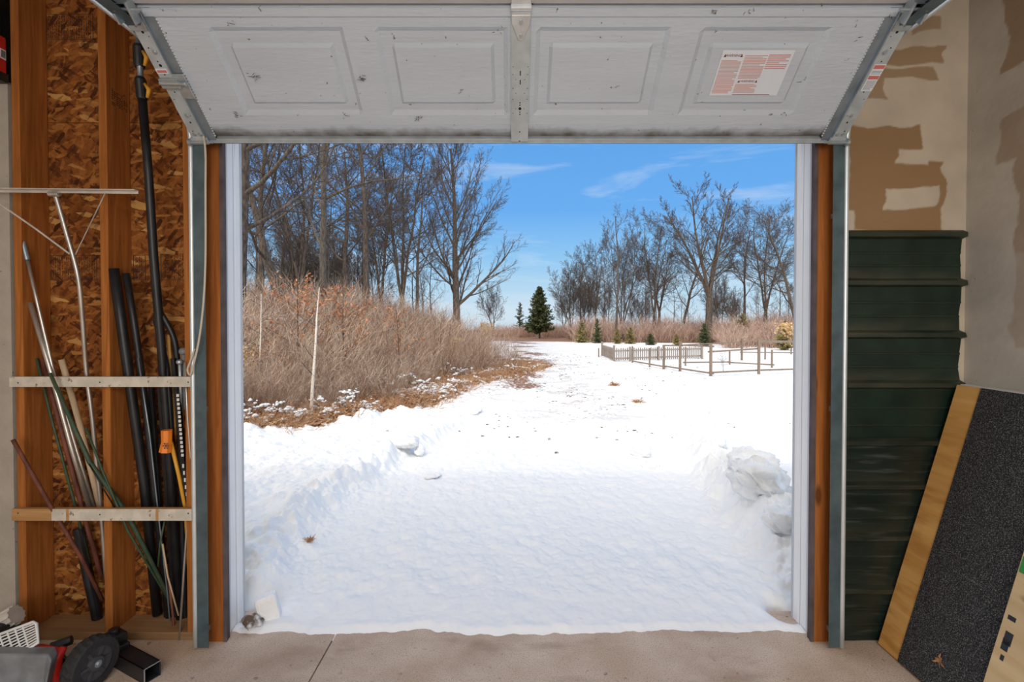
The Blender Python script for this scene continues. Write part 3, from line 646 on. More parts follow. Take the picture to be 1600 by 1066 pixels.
def poly(pts, n=1):
    q = [P(*p) for p in pts]; return q
def spline(q, k=6):
    out_ = []
    for i in range(len(q)-1):
        p0, p1, p2, p3 = q[max(i-1, 0)], q[i], q[i+1], q[min(i+2, len(q)-1)]
        for j in range(k):
            t = j/k; out_.append(.5*((2*p1)+(p2-p0)*t+(2*p0-5*p1+4*p2-p3)*t*t+(3*p1-p0-3*p2+p3)*t**3))
    return out_+[q[-1]]
def pole(name, pts, r, m, label, cat, parts=(), n=10, smooth=True):
    q = poly(pts); lo = min(q, key=lambda p: p.z)
    if parts:
        root = thing(name, (lo.x, lo.y, lo.z), label, cat); b = MB(); b.tube(q, r, n); b.build('shaft', m, root, smooth=smooth)
        for (pn, pp, pr, pm) in parts: b = MB(); b.tube(poly(pp), pr, 12); b.build(pn, pm, root)
        return root
    b = MB(); b.tube(q, r, n); o = b.build(name, m, smooth=smooth); return tag(o, label, cat)
# roof rake
root = thing('roof_rake', P(160, 905, 2.36), 'aluminium roof snow rake with wide blade leaning above the upper rail', 'roof rake')
b = MB(); b.tube(spline(poly([(86, 302, 2.20), (104, 365, 2.215), (122, 432, 2.235), (129, 500, 2.27), (135, 580, 2.31), (145, 660, 2.33), (158, 800, 2.36), (166, 905, 2.37)])), .0095, 12); b.build('handle', M['alu'], root, smooth=True)
b = MB(); a, c = P(-60, 296, 2.21), P(216, 299, 2.19); d_ = (c-a); ln = d_.length; d_.normalize(); up = ZV; nn_ = d_.cross(up)
b.fbox(a, d_, up, nn_, (0, -.012, -.002), (ln, .004, .002)); b.fbox(a, d_, up, nn_, (0, -.001, -.004), (ln, .004, .022)); b.build('blade', M['alu_white'], root, bevel=.001)
b = MB(); b.tube(poly([(-10, 312, 2.20), (55, 357, 2.20), (109, 397, 2.215)]), .004, 8); b.build('brace', M['alu_white'], root)
b = MB(); b.tube(poly([(164, 303, 2.19), (118, 398, 2.215)]), .0025, 8); b.build('brace', M['alu'], root)
b = MB(); b.tube(poly([(77, 303, 2.19), (93, 303, 2.19)]), .012, 8); b.build('clamp', M['alu'], root)
pole('extension_pole', [(42, 402, 2.29), (60, 480, 2.30), (86, 590, 2.32), (125, 720, 2.35), (150, 800, 2.375)], .0075, M['alu'], 'slim aluminium pole with taped top leaning on the drywall side stud', 'pole', [('grip', [(36, 378, 2.285), (43, 406, 2.29)], .011, M['galv_dark'])])
pole('steel_pipe', [(47, 473, 2.30), (80, 582, 2.31), (112, 700, 2.33), (142, 800, 2.36)], .011, M['alu'], 'bright bare steel pipe with open end below the taped pole', 'pipe', [('black_end', [(122, 826, 2.365), (156, 985, 2.375)], .022, M['black'])])
pole('wooden_pole', [(96, 562, 2.30), (124, 660, 2.33), (158, 800, 2.36)], .0125, M['stick_wood'], 'pale round wooden tool handle between the metal poles', 'tool handle')
pole('garden_stake', [(78, 583, 2.195), (140, 722, 2.235), (200, 805, 2.30), (270, 945, 2.36)], [.007, .010, .011, .008], M['green_metal'], 'dark green garden stake crossing in front of the upper rail', 'stake')
pole('garden_stake', [(57, 560, 2.33), (82, 660, 2.345), (118, 792, 2.36), (140, 880, 2.37)], .0058, M['green_metal'], 'thin green garden stake standing far left behind the rails', 'stake')
pole('garden_stake', [(134, 668, 2.225), (160, 735, 2.232), (200, 830, 2.29), (262, 935, 2.35)], .0050, M['green_metal'], 'short green stake lying against the long crossing stake', 'stake')
pole('iron_bar', [(66, 560, 2.345), (98, 680, 2.355), (130, 800, 2.365), (158, 900, 2.375)], .010, M['rust'], 'dull rust-brown iron bar beside the bright steel pipe', 'bar')
pole('wooden_stick', [(20, 687, 2.20), (50, 740, 2.215), (82, 796, 2.25), (125, 868, 2.31), (160, 938, 2.36)], .0085, M['rust'], 'reddish brown stick slanting low across the drywall edge', 'stick')
pole('metal_rod', [(139, 725, 2.225), (158, 758, 2.235), (182, 798, 2.27)], .0028, M['black'], 'short thin dark rod crossing the green stake', 'rod')
# black lengths in the right bay
pole('black_pipe', [(178, 420, 2.285), (192, 520, 2.30), (206, 620, 2.32), (226, 760, 2.35), (246, 960, 2.39)], .0215, M['black'], 'thick black pipe beside the middle stud, leftmost in its bay', 'pipe')
pole('black_pipe', [(197, 427, 2.29), (212, 520, 2.31), (226, 620, 2.33), (244, 790, 2.36), (266, 985, 2.39)], .015, M['black'], 'slimmer black pipe just right of the thick black pipe', 'pipe')
pole('metal_rod', [(216, 560, 2.30), (234, 680, 2.31), (246, 790, 2.32), (262, 930, 2.345), (268, 1000, 2.36)], .0035, M['galv_dark'], 'thin dark grey rod running down among the black pipes', 'rod')
# paint extension pole with yellow locks
root = thing('telescopic_pole', P(284, 1003, 2.39), 'tall black telescopic pole with two yellow lever locks', 'pole')
b = MB(); b.tube(poly([(222, 150, 2.20), (232, 270, 2.22), (240, 400, 2.25), (252, 540, 2.29), (264, 700, 2.33), (284, 1000, 2.385)]), [.0175, .0175, .0185, .019, .019, .019], 14); b.build('outer_tube', M['black'], root, smooth=True)
b = MB(); b.tube(poly([(216, 55, 2.185), (220, 130, 2.20)]), .012, 12); b.build('inner_tube', M['galv_dark'], root, smooth=True)
for (xa, ya, xb, yb) in ((216, 70, 218, 106), (219, 121, 222, 156)):
    b = MB(); b.tube(poly([(xa, ya, 2.19), (xa+.5, ya+4, 2.19), (xb, yb-4, 2.20), (xb, yb, 2.20)]), [.018, .0225, .0225, .019], 14); lk = b.build('lock_collar', M['black'], root, bevel=.002)
    b = MB(); b.tube(poly([(xa+7, ya+10, 2.175), (xb+11, (ya+yb)/2+2, 2.17), (xb+8, yb-3, 2.175)]), [.006, .0095, .006], 10); b.build('lever', M['yellow'], lk, smooth=True)
# black tool with a loop handle
b = MB(); b.tube(spline(poly([(243, 478, 2.29), (258, 500, 2.29), (272, 530, 2.30), (277, 565, 2.31), (280, 620, 2.32), (284, 780, 2.35), (290, 980, 2.39)])), .0125, 10); b.tube(spline(poly([(243, 500, 2.30), (252, 535, 2.30), (262, 590, 2.31), (270, 720, 2.34), (280, 960, 2.385)])), .012, 10)
tag(b.build('scraper', M['black'], smooth=True), 'black two-legged tool with arched top behind the telescopic pole', 'tool')
for (xa, xb, nm) in ((236, 262, 'short matt black bar low between the black pipes'), (250, 275, 'short matt black bar standing nearest the yellow pole')):
    b = MB(); b.tube(poly([(xa, 600, 2.35), ((xa+xb)/2, 780, 2.37), (xb, 985, 2.395)]), .013, 4); tag(b.build('black_bar', M['black']), nm, 'bar')
root = thing('orange_tool', P(296, 930, 2.36), 'yellow pole with an orange plastic socket end', 'pole')
b = MB(); b.tube(poly([(267, 690, 2.285), (280, 745, 2.30), (290, 796, 2.315), (298, 930, 2.36)]), .0085, 10); b.build('shaft', M['yellow'], root, smooth=True)
b = MB(); b.tube(poly([(261, 672, 2.275), (261, 690, 2.275), (259, 706, 2.275)]), [.024, .023, .028], 8); s_ = b.build('socket', M['orange'], root)
b = MB()
for k in range(6): a = k*1.05; q = P(259, 697, 2.248); b.disc(q+Vector((math.cos(a)*.012, 0, math.sin(a)*.012)), (0, -1, 0), .0038, 8)
b.disc(P(259, 697, 2.248), (0, -1, 0), .006, 8); b.build('vent_hole', M['rust'], s_)
root = thing('slotted_bar', P(300, 905, 2.37), 'black steel bar with a row of white slots by the track', 'bar')
b = MB(); b.tube(poly([(271, 560, 2.29), (285, 700, 2.30), (297, 830, 2.33), (301, 905, 2.36)]), .0135, 4); b.build('bar', M['black'], root)
for k in range(15):
    t = k/15; q = P(277.5+8*t, 618+100*t, 2.272); b = MB(); b.fbox(q, XV, ZV, YV, (-.006, -.007, 0), (.006, .006, .002)); b.build('white_slot', M['white_plastic'], root)
for k in range(5): q = P(286+1.4*k, 728+11*k, 2.276); b = MB(); b.fbox(q, XV, ZV, YV, (-.004, -.010, 0), (.004, .008, .002)); b.build('white_slot', M['white_plastic'], root)
pole('metal_rod', [(289, 566, 2.265), (293, 650, 2.27), (298, 715, 2.275), (294, 800, 2.285), (287, 900, 2.28), (280, 1006, 2.27)], .0055, M['alu'], 'long bent bright rod standing just left of the door track', 'rod')
pole('wooden_lath', [(263, 523, 2.33), (268, 600, 2.34), (274, 680, 2.35)], .0075, M['ply'], 'short wooden lath behind the upper rail near the track', 'lath')
pole('metal_rod', [(272, 535, 2.315), (275, 588, 2.32), (279, 660, 2.33)], .003, M['alu'], 'thin bright rod beside the short wooden lath', 'rod')
b = MB(); b.blob(P(287, 549, 2.30), (.020, .020, .018), 3, 2, .1); b.tube([P(287, 553, 2.30), P(290, 640, 2.31)], .009, 8); tag(b.build('knobbed_handle', M['grey_plastic'], smooth=True), 'grey round-topped knob handle near the track, the upper knob', 'handle')
b = MB(); b.blob(P(281, 566, 2.27), (.017, .017, .013), 5, 2, .1); b.tube([P(281, 568, 2.275), P(284, 650, 2.32)], .008, 8); tag(b.build('knobbed_handle', M['galv'], smooth=True), 'metal ball-topped handle near the track, the lower knob', 'handle')
pole('metal_rod', [(257, 815, 2.285), (250, 850, 2.29), (247, 885, 2.30)], .004, M['green_metal'], 'short thin greenish rod hanging just under the lower rail', 'rod')
pole('wooden_stake', [(254, 850, 2.30), (262, 900, 2.31), (279, 962, 2.32)], .004, M['stick_wood'], 'thin pale wooden stake tip below the lower rail', 'stake')
pole('wooden_stick', [(264, 905, 2.32), (270, 960, 2.32), (273, 1005, 2.32)], .006, M['rust'], 'short brown stick standing on the plate near the track', 'stick')
# rope hanging from the door's left corner
q = spline(poly([(318, 212, 2.16), (321, 240, 2.15), (321, 300, 2.15), (321, 400, 2.15), (318, 470, 2.15), (311, 530, 2.15), (301, 575, 2.16), (297, 586, 2.17), (293, 578, 2.17), (297, 566, 2.17), (304, 545, 2.17)]), 8)
b = MB(); b.tube(q, .0042, 8); tag(b.build('pull_rope', M['rope'], smooth=True), 'cream pull rope hanging along the left door track', 'rope')

# red box top left on a dark shelf
def edge_box(name, px, y0, y1, Ya, Yb, m, bev):
    x1 = X_at(px, Yb); z1, z0 = P(px, y0, Yb).z, P(px, y1, Yb).z; b = MB(); b.box((x1-.16, Ya, z0), (x1, Yb, z1)); return b.build(name, m, bevel=bev), x1, z0, z1
rb, x1, z0, z1 = edge_box('red_box', 17, 60, 117, 2.14, 2.255, M['red'], .005); tag(rb, 'red plastic box with small white barcode sticker at the top left', 'box')
ya, yb_ = x1/(7-800)*750, x1/(15.5-800)*750; za = z1-.060; zb2 = z1-.105
b = MB(); b.box((x1, ya, zb2), (x1+.0012, yb_, za)); lb = b.build('barcode_label', M['paper_label'], rb)
b = MB()
for k in range(5): b.box((x1+.0010, ya+.003+k*.0040, zb2+.006), (x1+.0018, ya+.005+k*.0040, za-.005))
b.build('barcode', M['hole'], lb)
tag(edge_box('black_shelf', 20, 117, 131, 2.12, 2.262, M['black'], .003)[0], 'black shelf end carrying the red box', 'shelf')
tag(edge_box('black_case', 9, -40, 59, 2.14, 2.25, M['black'], .006)[0], 'black case sitting on top of the red box', 'case')

# ================================================================== MOWER CORNER
Fz = lambda px, py: (lambda d: Vector((0, 0, HC))+d*(HC/-d.z))(ray(px, py))
wc = P(142, 1036, 1.972); wr_ = wc.z-.001
ax = Vector((.985, -.17, 0)).normalized(); ay = Vector((.17, .985, 0)).normalized()
mw = thing('lawn_mower', (wc.x-.25, wc.y-.05, 0), 'red lawn mower with black treaded wheel and grey cover, lower left corner', 'lawn mower')
def wheel(c, r, wd):
    b = MB(); prof = [(-wd/2, .62), (-wd/2, .90), (-wd*.42, .97), (-wd*.2, 1.0), (wd*.2, 1.0), (wd*.42, .97), (wd/2, .90), (wd/2, .62)]
    n = 48; V = []; Fc = []
    for i in range(n):
        a = 2*math.pi*i/n; rd = ay*math.cos(a)+ZV*math.sin(a)
        for j, (x, k) in enumerate(prof):
            kk = k*(1-.035*((i+(j % 2)) % 2) if 1 < j < 6 else k) if False else k-(.035 if (1 < j < 6 and (i//1+(j > 3)) % 2) else 0)
            V.append(c+ax*x+rd*r*kk)
    m_ = len(prof)
    for i in range(n):
        for j in range(m_-1): a, b2 = i*m_+j, ((i+1) % n)*m_+j; Fc.append((a, a+1, b2+1, b2))
    b.add(V, Fc); t = b.build('wheel', M['rubber'], mw)
    b = MB(); n = 40
    for (x0, x1, r0, r1) in ((wd/2-.006, wd/2-.012, .66, .30), (wd/2-.012, wd/2+.004, .30, .26), (wd/2+.004, wd/2+.006, .26, .0)):
        V = []
        for i in range(n): a = 2*math.pi*i/n; rd = ay*math.cos(a)+ZV*math.sin(a); V += [c+ax*x0+rd*r*r0, c+ax*x1+rd*r*max(r1, .001)]
        b.add(V, [(2*i, 2*i+1, 2*((i+1) % n)+1, 2*((i+1) % n)) for i in range(n)])
    for k in range(6):
        a = k*math.pi/3; rd = ay*math.cos(a)+ZV*math.sin(a); tt = ax.cross(rd); b.fbox(c, rd, tt, ax, (r*.28, -.006, wd/2-.01), (r*.64, .006, wd/2-.004))
    b.build('hub_disc', M['hub'], t)
    b = MB(); b.tube([c+ax*(wd/2), c+ax*(wd/2+.014)], .008, 6); b.tube([c+ax*(wd/2), c+ax*(wd/2+.008)], .014, 16); b.build('axle_nut', M['galv'], t)
M['hub'] = mat('dark grey hub', (.055, .055, .058), .5)
wheel(wc, wr_, .062); wheel(wc-ax*.50, wr_, .062)
b = MB()                                              # deck: a rounded red shell behind the wheels
c0 = wc-ax*.06
ring = [(-.05, -.30), (-.02, -.26), (-.02, -.13), (-.05, -.10), (-.12, .04), (-.20, .07), (-.36, .07), (-.42, .0), (-.42, -.45), (-.30, -.52), (-.10, -.52), (-.05, -.45)]
lo = [c0+ax*x*.95+ay*y-ZV*(wc.z-.045) for x, y in ring]; mid = [c0+ax*x*.95+ay*y-ZV*(wc.z-.09) for x, y in ring]; hi = [c0+ax*(-.2+(x+.2)*.8)+ay*(-.15+(y+.15)*.85)-ZV*(wc.z-.12) for x, y in ring]
n_ = len(ring); b.add(lo+mid+hi, [(i, (i+1) % n_, n_+(i+1) % n_, n_+i) for i in range(n_)]+[(n_+i, n_+(i+1) % n_, 2*n_+(i+1) % n_, 2*n_+i) for i in range(n_)]+[tuple(2*n_+i for i in range(n_))])
b.build('deck', M['black'], mw, bevel=.01)
b = MB(); b.tube([P(84, 1080, 1.93), P(84, 1050, 1.93), P(88, 1030, 1.94), P(100, 1011, 1.96)], [.026, .026, .022, .012], 10); b.tube([P(50, 1012, 1.99), P(62, 1014, 1.98), P(90, 1020, 1.95)], [.012, .018, .018], 10); b.build('wheel_arm', M['red'], mw, smooth=True)
b = MB(); b.tube([P(80, 1012, 2.02), P(112, 1000, 2.05)], .02, 8); b.tube([c0-ax*.0, c0-ax*.5], .01, 8); b.build('axle', M['black'], mw)
b = MB(); q = [P(-60, 1022, 1.84), P(76, 1022, 1.88), P(80, 1034, 1.86), P(66, 1100, 1.84), P(-60, 1110, 1.80)]; q2 = [p+Vector((-.03, .06, -.01)) for p in q]
b.add(q+q2, [(4, 3, 2, 1, 0), (5, 6, 7, 8, 9)]+[(i, (i+1) % 5, 5+(i+1) % 5, 5+i) for i in range(5)]); b.build('discharge_cover', M['grey_plastic'], mw, bevel=.006)
# white wire rack lying over the mower
root = thing('wire_rack', P(20, 1020, 1.95), 'white plastic slatted rack lying on the lawn mower', 'rack')
A, B_, C_, D_ = P(-50, 1010, 1.90), P(52, 972, 1.97), P(60, 1004, 1.93), P(-30, 1062, 1.86)
b = MB(); b.tube([A, B_, P(57, 975, 1.97), C_, D_, A], .006, 8); b.build('rim', M['white_plastic'], root, smooth=True)
for k in range(1, 9):
    t = k/9; b = MB(); b.tube([A.lerp(D_, t), B_.lerp(C_, t)], .0032, 6); b.build('slat', M['white_plastic'], root)
for k in range(1, 5):
    t = .35+k/5*.6; b = MB(); b.tube([A.lerp(B_, t), D_.lerp(C_, t)], .003, 6); b.build('cross_slat', M['white_plastic'], root)
b = MB(); a, c = P(-50, 1003, 2.08), P(26, 960, 2.12); b.tube([a, c], .040, 12)
for k in range(12):
    an = k*math.pi/6; u = (c-a).normalized(); s1 = u.orthogonal().normalized(); s2_ = u.cross(s1); o_ = (s1*math.cos(an)+s2_*math.sin(an))*.040; b.tube([a+o_, c+o_], .004, 5)
tag(b.build('ribbed_duct', M['alu_white']), 'pale ribbed metal duct lying behind the white rack', 'duct')
# black tubular hitch on the floor
root = thing('hitch_mount', Fz(215, 1050), 'black steel hitch mount with open square tube on the floor', 'hitch mount')
e0, e1 = P(232, 1040, 2.03), P(190, 1024, 2.12); e0.z = .032; e1.z = .032; u = (e0-e1).normalized(); s_ = ZV.cross(u).normalized(); L = (e0-e1).length+.03
b = MB(); t = .005; w2 = .032
for (a, c) in (((0, -w2, -w2+.001), (L, w2, -w2+t)), ((0, -w2, w2-t), (L, w2, w2)), ((0, -w2, -w2), (L, -w2+t, w2)), ((0, w2-t, -w2), (L, w2, w2))): b.fbox(e1, u, s_, ZV, a, c)
b.fbox(e1, u, s_, ZV, (0, -w2, -w2), (.01, w2, w2)); b.build('square_tube', M['black'], root, bevel=.001)
b = MB(); b.fbox(e1, u, s_, ZV, (L-.001, -w2-.001, -w2+.001), (L+.001, -w2+t*.6, w2)); b.fbox(e1, u, s_, ZV, (L-.001, -w2, w2-t*.5), (L+.001, w2, w2+.001)); b.build('bare_edge', M['galv'], root)
b = MB(); b.fbox(e1, u, s_, ZV, (-.16, -.03, -.031), (.01, .03, .05)); b.fbox(e1, u, s_, ZV, (-.10, -.035, .04), (-.02, .035, .085)); b.tube([e1-u*.06+ZV*.03, e1-u*.06+ZV*.105], .022, 14); b.build('shank', M['black'], root, bevel=.006)

# ================================================================== RIGHT SIDE: GREEN SHEETS AND BOARDS
def sheet(name, px0, px1, ytop, ribs, ybot, Yf, m, label, seed, lean=.0, jag=.010, thick=.0007):
    zt, zb = P(1400, ytop, Yf).z, P(1400, ybot, Yf).z
    if zb < 0.004: zb = .004
    rz = [P(1400, y, Yf).z for y in ribs]; prof = []                     # (z, depth towards the room)
    zz = zt
    def minor(z0, z1):
        out_ = []
        for k in (1/3, 2/3): z = z0+(z1-z0)*k; out_ += [(z+.006, 0), (z+.003, .0025), (z-.003, .0025), (z-.006, 0)]
        return out_
    pts = []
    for i, z in enumerate(rz):
        z = min(z, zt-.024) if i == 0 else z
        pts += [(z+.024, 0 if i else .004), (z+.012, .021), (z-.008, .021), (z-.017, 0)]
        nz_ = rz[i+1] if i+1 < len(rz) else zb-.02
        pts += minor(z-.025, nz_+.025)
    pts.append((zb, 0)); pts = [p for i, p in enumerate(pts) if p[0] >= zb]
    nx = 60; rn = random.Random(seed); xa, xb = X_at(px0, Yf), X_at(px1, Yf); V = []
    for j, (z, d_) in enumerate(pts):
        e_ = math.sin(z*26+seed)*jag*.5+math.sin(z*71)*jag*.3+(jag*.9 if d_ > .01 else 0)
        for i in range(nx+1):
            t = i/nx; x = xa+(xb+e_-xa)*t; wob = .0015*math.sin(x*23+z*9+seed)
            V.append((x, Yf-d_+wob+lean*(z-zb), z))
    q = [(j*(nx+1)+i, j*(nx+1)+i+1, (j+1)*(nx+1)+i+1, (j+1)*(nx+1)+i) for j in range(len(pts)-1) for i in range(nx)]
    rib_highlight = [1.0 if (j+1 < len(pts) and pts[j+1][1] > .01 and pts[j][1] < .03 and pts[j][0]-pts[j+1][0] < .03) or d_ > .01 else (.25 if 0 < d_ < .01 else 0) for j, (z, d_) in enumerate(pts) for _ in range(nx+1)]  # mask of the painted highlight: full on the ribs, faint on minor ones
    o = fast_mesh(name, V, q, m, smooth=False, origin=((xa+xb)/2, Yf, zb), attr={'rib_highlight': rib_highlight}); sm_ = o.modifiers.new('thickness', 'SOLIDIFY'); sm_.thickness = thick; sm_.offset = 1
    return tag(o, label, 'metal sheet')
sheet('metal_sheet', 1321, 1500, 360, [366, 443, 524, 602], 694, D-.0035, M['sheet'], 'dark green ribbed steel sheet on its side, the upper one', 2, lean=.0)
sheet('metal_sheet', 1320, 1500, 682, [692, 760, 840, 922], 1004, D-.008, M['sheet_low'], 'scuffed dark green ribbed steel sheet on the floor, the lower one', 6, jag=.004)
# narrow bare strip between the track and the lower sheet
b = MB(); a, c = P(1313, 690, D-.02), P(1318, 990, D-.02); b.box((a.x, D-.022, max(.002, c.z)), (c.x, D-.004, a.z)); tag(b.build('wooden_strip', M['stick_wood']), 'thin pale wooden strip upright between right track and green sheets', 'strip')

# leaning ramp panel: plywood with gritty mat, then a pine board nearer the camera
bx, tx, tz = 1.722, XR-.062, P(1480, 603, 2.255).z
lv = Vector((tx-bx, 0, tz)); LL = lv.length; lv.normalize(); ln_ = Vector((-lv.z, 0, lv.x))  # towards the room
yv = Vector((0, -1, 0))
BO = Vector((bx, 2.237, .008))
root = thing('leaning_panel', (bx, 1.8, 0), 'plywood panel faced with black gritty mat leaning on the right wall', 'panel')
b = MB(); b.fbox(BO, yv, lv, ln_, (0, 0, -.016), (.95, LL, 0)); b.build('plywood', M['ply'], root, bevel=.001)
b = MB(); b.fbox(BO, yv, lv, ln_, (.118, 0, 0), (.95, LL, .004)); b.build('grit_mat', M['mat'], root, bevel=.001)
def onp(px, py, w_=0):
    d = ray(px, py); o_ = Vector((0, 0, HC)); t = (BO+ln_*w_-o_).dot(ln_)/d.dot(ln_); return o_+d*t
root = thing('pine_board', (bx-.03, 1.5, 0), 'pale pine board with black paint smears leaning at the lower right', 'board')
pe = (BO.y-onp(1573, 966, .006).y)
bo2 = BO+ln_*.006
b = MB(); b.fbox(bo2, yv, lv, ln_, (pe, 0, 0), (pe+.5, .80, .014)); b.build('board', M['pine'], root, bevel=.0015)
b = MB()
for (x0, y0, x1, y1) in ((1576, 960, 1586, 974), (1568, 996, 1573, 1020), (1572, 985, 1578, 1012), (1564, 1022, 1567, 1034)):
    p, q = onp(x0, y0, .0204), onp(x1, y1, .0204); va_, vb_ = (p-BO).dot(lv), (q-BO).dot(lv); ua_, ub_ = (p-BO).dot(yv), (q-BO).dot(yv)
    b = MB(); b.fbox(BO, yv, lv, ln_, (min(ua_, ub_), min(va_, vb_), .0195), (max(ua_, ub_), max(va_, vb_), .0206)); b.build('black_smear', M['black'], root)
b = MB(); p = onp(1597, 882, .0206); b.fbox(p, yv, lv, ln_, (-.003, -.03, 0), (.03, .03, .0008)); b.build('green_mark', mat('green mark', (.03, .28, .05), .6), root)
# dried leaf on the mat
b = MB(); c = onp(1468, 1033, .008)
for k in range(9):
    a = k*.7+.3; L = .012+.010*(k % 3); u = yv*math.cos(a)+lv*math.sin(a); s_ = ln_.cross(u)
    b.add([c, c+u*L*.5+s_*.005+ln_*.004, c+u*L+ln_*.006*(k % 2), c+u*L*.5-s_*.004+ln_*.002], [(0, 1, 2, 3)])
so_ = b.build('dried_leaf', M['leaf_dry']); tag(so_, 'curled dry brown oak leaf stuck on the black mat', 'leaf')
M['bark_mid'] = bark('mid grey bark', (.085, .068, .052), (.18, .145, .115))
# ================================================================== SNOW GROUND
def gxy(pts): return sorted([G(*p) for p in pts], key=lambda q: q[1])
def curve(pts):
    q = gxy(pts); xs, ys = np.array([p[0] for p in q]), np.array([p[1] for p in q]); return lambda Y: np.interp(Y, ys, xs)
LE = curve([(415, 985), (432, 945), (462, 890), (490, 842), (520, 805), (552, 782), (600, 748), (640, 716), (690, 690), (735, 662)])
RE = curve([(1232, 985), (1226, 935), (1203, 890), (1176, 850), (1150, 815), (1120, 785), (1098, 750), (1085, 715), (1075, 690), (1068, 660), (1066, 632)])
LIT = curve([(300, 708), (376, 690), (470, 681), (540, 668), (600, 652), (700, 630), (740, 606), (800, 592), (866, 574), (800, 562), (764, 552), (757, 541), (770, 530), (790, 526)])
YL = gxy([(735, 662)])[0][1]; YR = gxy([(1066, 632)])[0][1]
def ground(X, Y):
    """height and litter (bare leaf cover) of the ground"""
    z = -SLOPE*np.maximum(0, Y-2.6)
    n1 = fbm(X*1.3+5, Y*.9+2, 5); n2 = fbm(X*6+11, Y*6+4, 4); n3 = fbm(X*16, Y*11, 3)
    near = sst(2.3, 2.5, Y)
    fade = 1-sst(5, 30, Y)*.6
    ins = .030+.014*(n1-.5)*2+.024*(n2-.5)*fade+.026*(n3-.5)*fade
    wob = (fbm(Y*2.2+3, X*0+7, 4)-.5)*.24+(fbm(Y*9+3, X*9+7, 3)-.5)*.12; wob2 = (fbm(Y*2.6+31, X*0+3, 4)-.5)*.34+(fbm(Y*9+3, X*9+27, 3)-.5)*.16
    le = LE(Y)+wob*.6; re = RE(Y)+wob2*.6
    kl = sst(-.02, .15+.10*n2, le-X)*(1-sst(YL-1.5, YL+1.5, Y)); kr = sst(-.02, .12+.08*n2, X-re)*(1-sst(YR-2, YR+3, Y))
    hl = .115-.045*sst(4, 8, Y)+.05*(n1-.5); hr = .10-.03*sst(4, 9, Y)+.05*(n1-.5)
    # ploughed lumps heaped along both edges
    dl = le-X; dr = X-re
    lump = np.abs(fbm(X*3.1+7, Y*2.4+1, 4)-.5)*2; lump2 = fbm(X*5.2+2, Y*4.4+9, 4)
    ridl = np.exp(-((dl-.16)/.17)**2)*(1-sst(YL-1.5, YL+1, Y)); ridr = np.exp(-((dr-.20)/.24)**2)*(1-sst(YR-2, YR+2, Y))
    g0 = sst(2.40, 2.85, Y); kl = kl*g0; kr = kr*g0; ridl = ridl*g0; ridr = ridr*g0
    z = z+ins*(.45+.55*g0)+kl*hl+kr*hr+ridl*(.02+.13*lump2*lump2*1.6)*.6+ridr*(.03+.20*lump2*lump2*1.6)*.85
    z = z+(ridl+ridr)*(n3-.5)*.08*(1-sst(6, 12, Y)); z = z+(kl+kr)*((n2-.5)*.055+(lump-.3)*.045*(1-sst(5, 12, Y)))
    # wheel ruts and crusts farther up the drive
    far = sst(6, 8, Y)*(1-sst(25, 45, Y)); z = z+far*(np.maximum(0, fbm(X*2.2, Y*1.1+40, 4)-.52)*.22)
    hill = np.clip(LIT(Y)-X-2.0, 0, 60); z = z+.055*hill*sst(6, 14, Y)*(1-sst(48, 70, Y))
    lit = sst(-.60, .20, LIT(Y)-X)*sst(4.8, 5.4, Y)
    z = z+lit*((n2-.5)*.16+.05*lump)*(1-sst(14, 30, Y))
    # snow mounds at the border of the litter
    z = z+np.exp(-((LIT(Y)-X)/.45)**2)*sst(5, 6, Y)*(1-sst(10, 20, Y))*.22*np.maximum(0, fbm(X*2.6+3, Y*3.1, 4)-.42)*1.6
    L = lit*.62
    # snow patches inside the thicket, thin snow and soil on the track
    L = L-lit*.34*sst(.55, .66, fbm(X*.9+13, Y*1.6+6, 5))
    tr = sst(9, 12, Y)*(1-sst(60, 75, Y))*np.exp(-((X-X_track(Y))/(1.2+Y*.035))**2)
    L = np.maximum(L, tr*(.33+.26*sst(.46, .62, fbm(X*.55+3, Y*.42+8, 4))))
    st = sst(6.5, 8, Y)*(1-sst(14, 18, Y))*np.exp(-((X-(LE(Y)+RE(Y))*.5-.15)/1.3)**2)
    L = np.maximum(L, st*.36)
    far_l = sst(33, 40, Y)*sst(.5, 3, X-(6+Y*.02)); L = np.maximum(L, .62*sst(44, 52, Y+X*.35))
    # ragged near edge on the concrete, scraped bare at the posts
    ed = 2.315+.035*(fbm(X*2.4+9, X*0, 4)-.5)*2+.018*(fbm(X*14+9, X*0+3, 3)-.5)*2
    z = np.where(Y < 2.75, z*sst(0, .06, Y-ed)-.004*(1-sst(0, .01, Y-ed)), z)
    for cx in (JL+.03, JR-.03):
        bare = np.exp(-(((X-cx)/.055)**2+((Y-2.50)/.07)**2)); z = z-bare*.13; L = np.maximum(L, sst(.3, .7, bare)*.60)
    ground.thin = np.clip(np.maximum(tr*1.0, st*.85)+sst(7, 9, Y)*(1-sst(20, 40, Y))*sst(1.8, .2, LIT(Y)*0+np.abs(X-LIT(Y)))*.8, 0, 1)*(1-lit)
    return z, L
def X_track(Y): return np.interp(Y, [9, 14, 22, 40, 60], [.55, .6, .75, .9, 1.2])
pys = np.concatenate([np.linspace(1003, 700, 520), np.linspace(699, 560, 300), np.linspace(559, 518, 110)])
kk = (pys-500)/750; Ys = np.where((HC/kk) < 2.6, HC/kk, (HC-SLOPE*2.6)/(kk-SLOPE)); Ys[0] = 2.27
Ys = np.concatenate([Ys, np.linspace(Ys[-1]*1.12, 240, 14)])
uu = np.concatenate([np.linspace(-2.6, -.66, 70)[:-1], np.linspace(-.66, .66, 720), np.linspace(.66, 2.6, 70)[1:]])
UU, YY = np.meshgrid(uu, Ys); XX = UU*YY
Z_, L_ = ground(XX, YY); TH_ = ground.thin
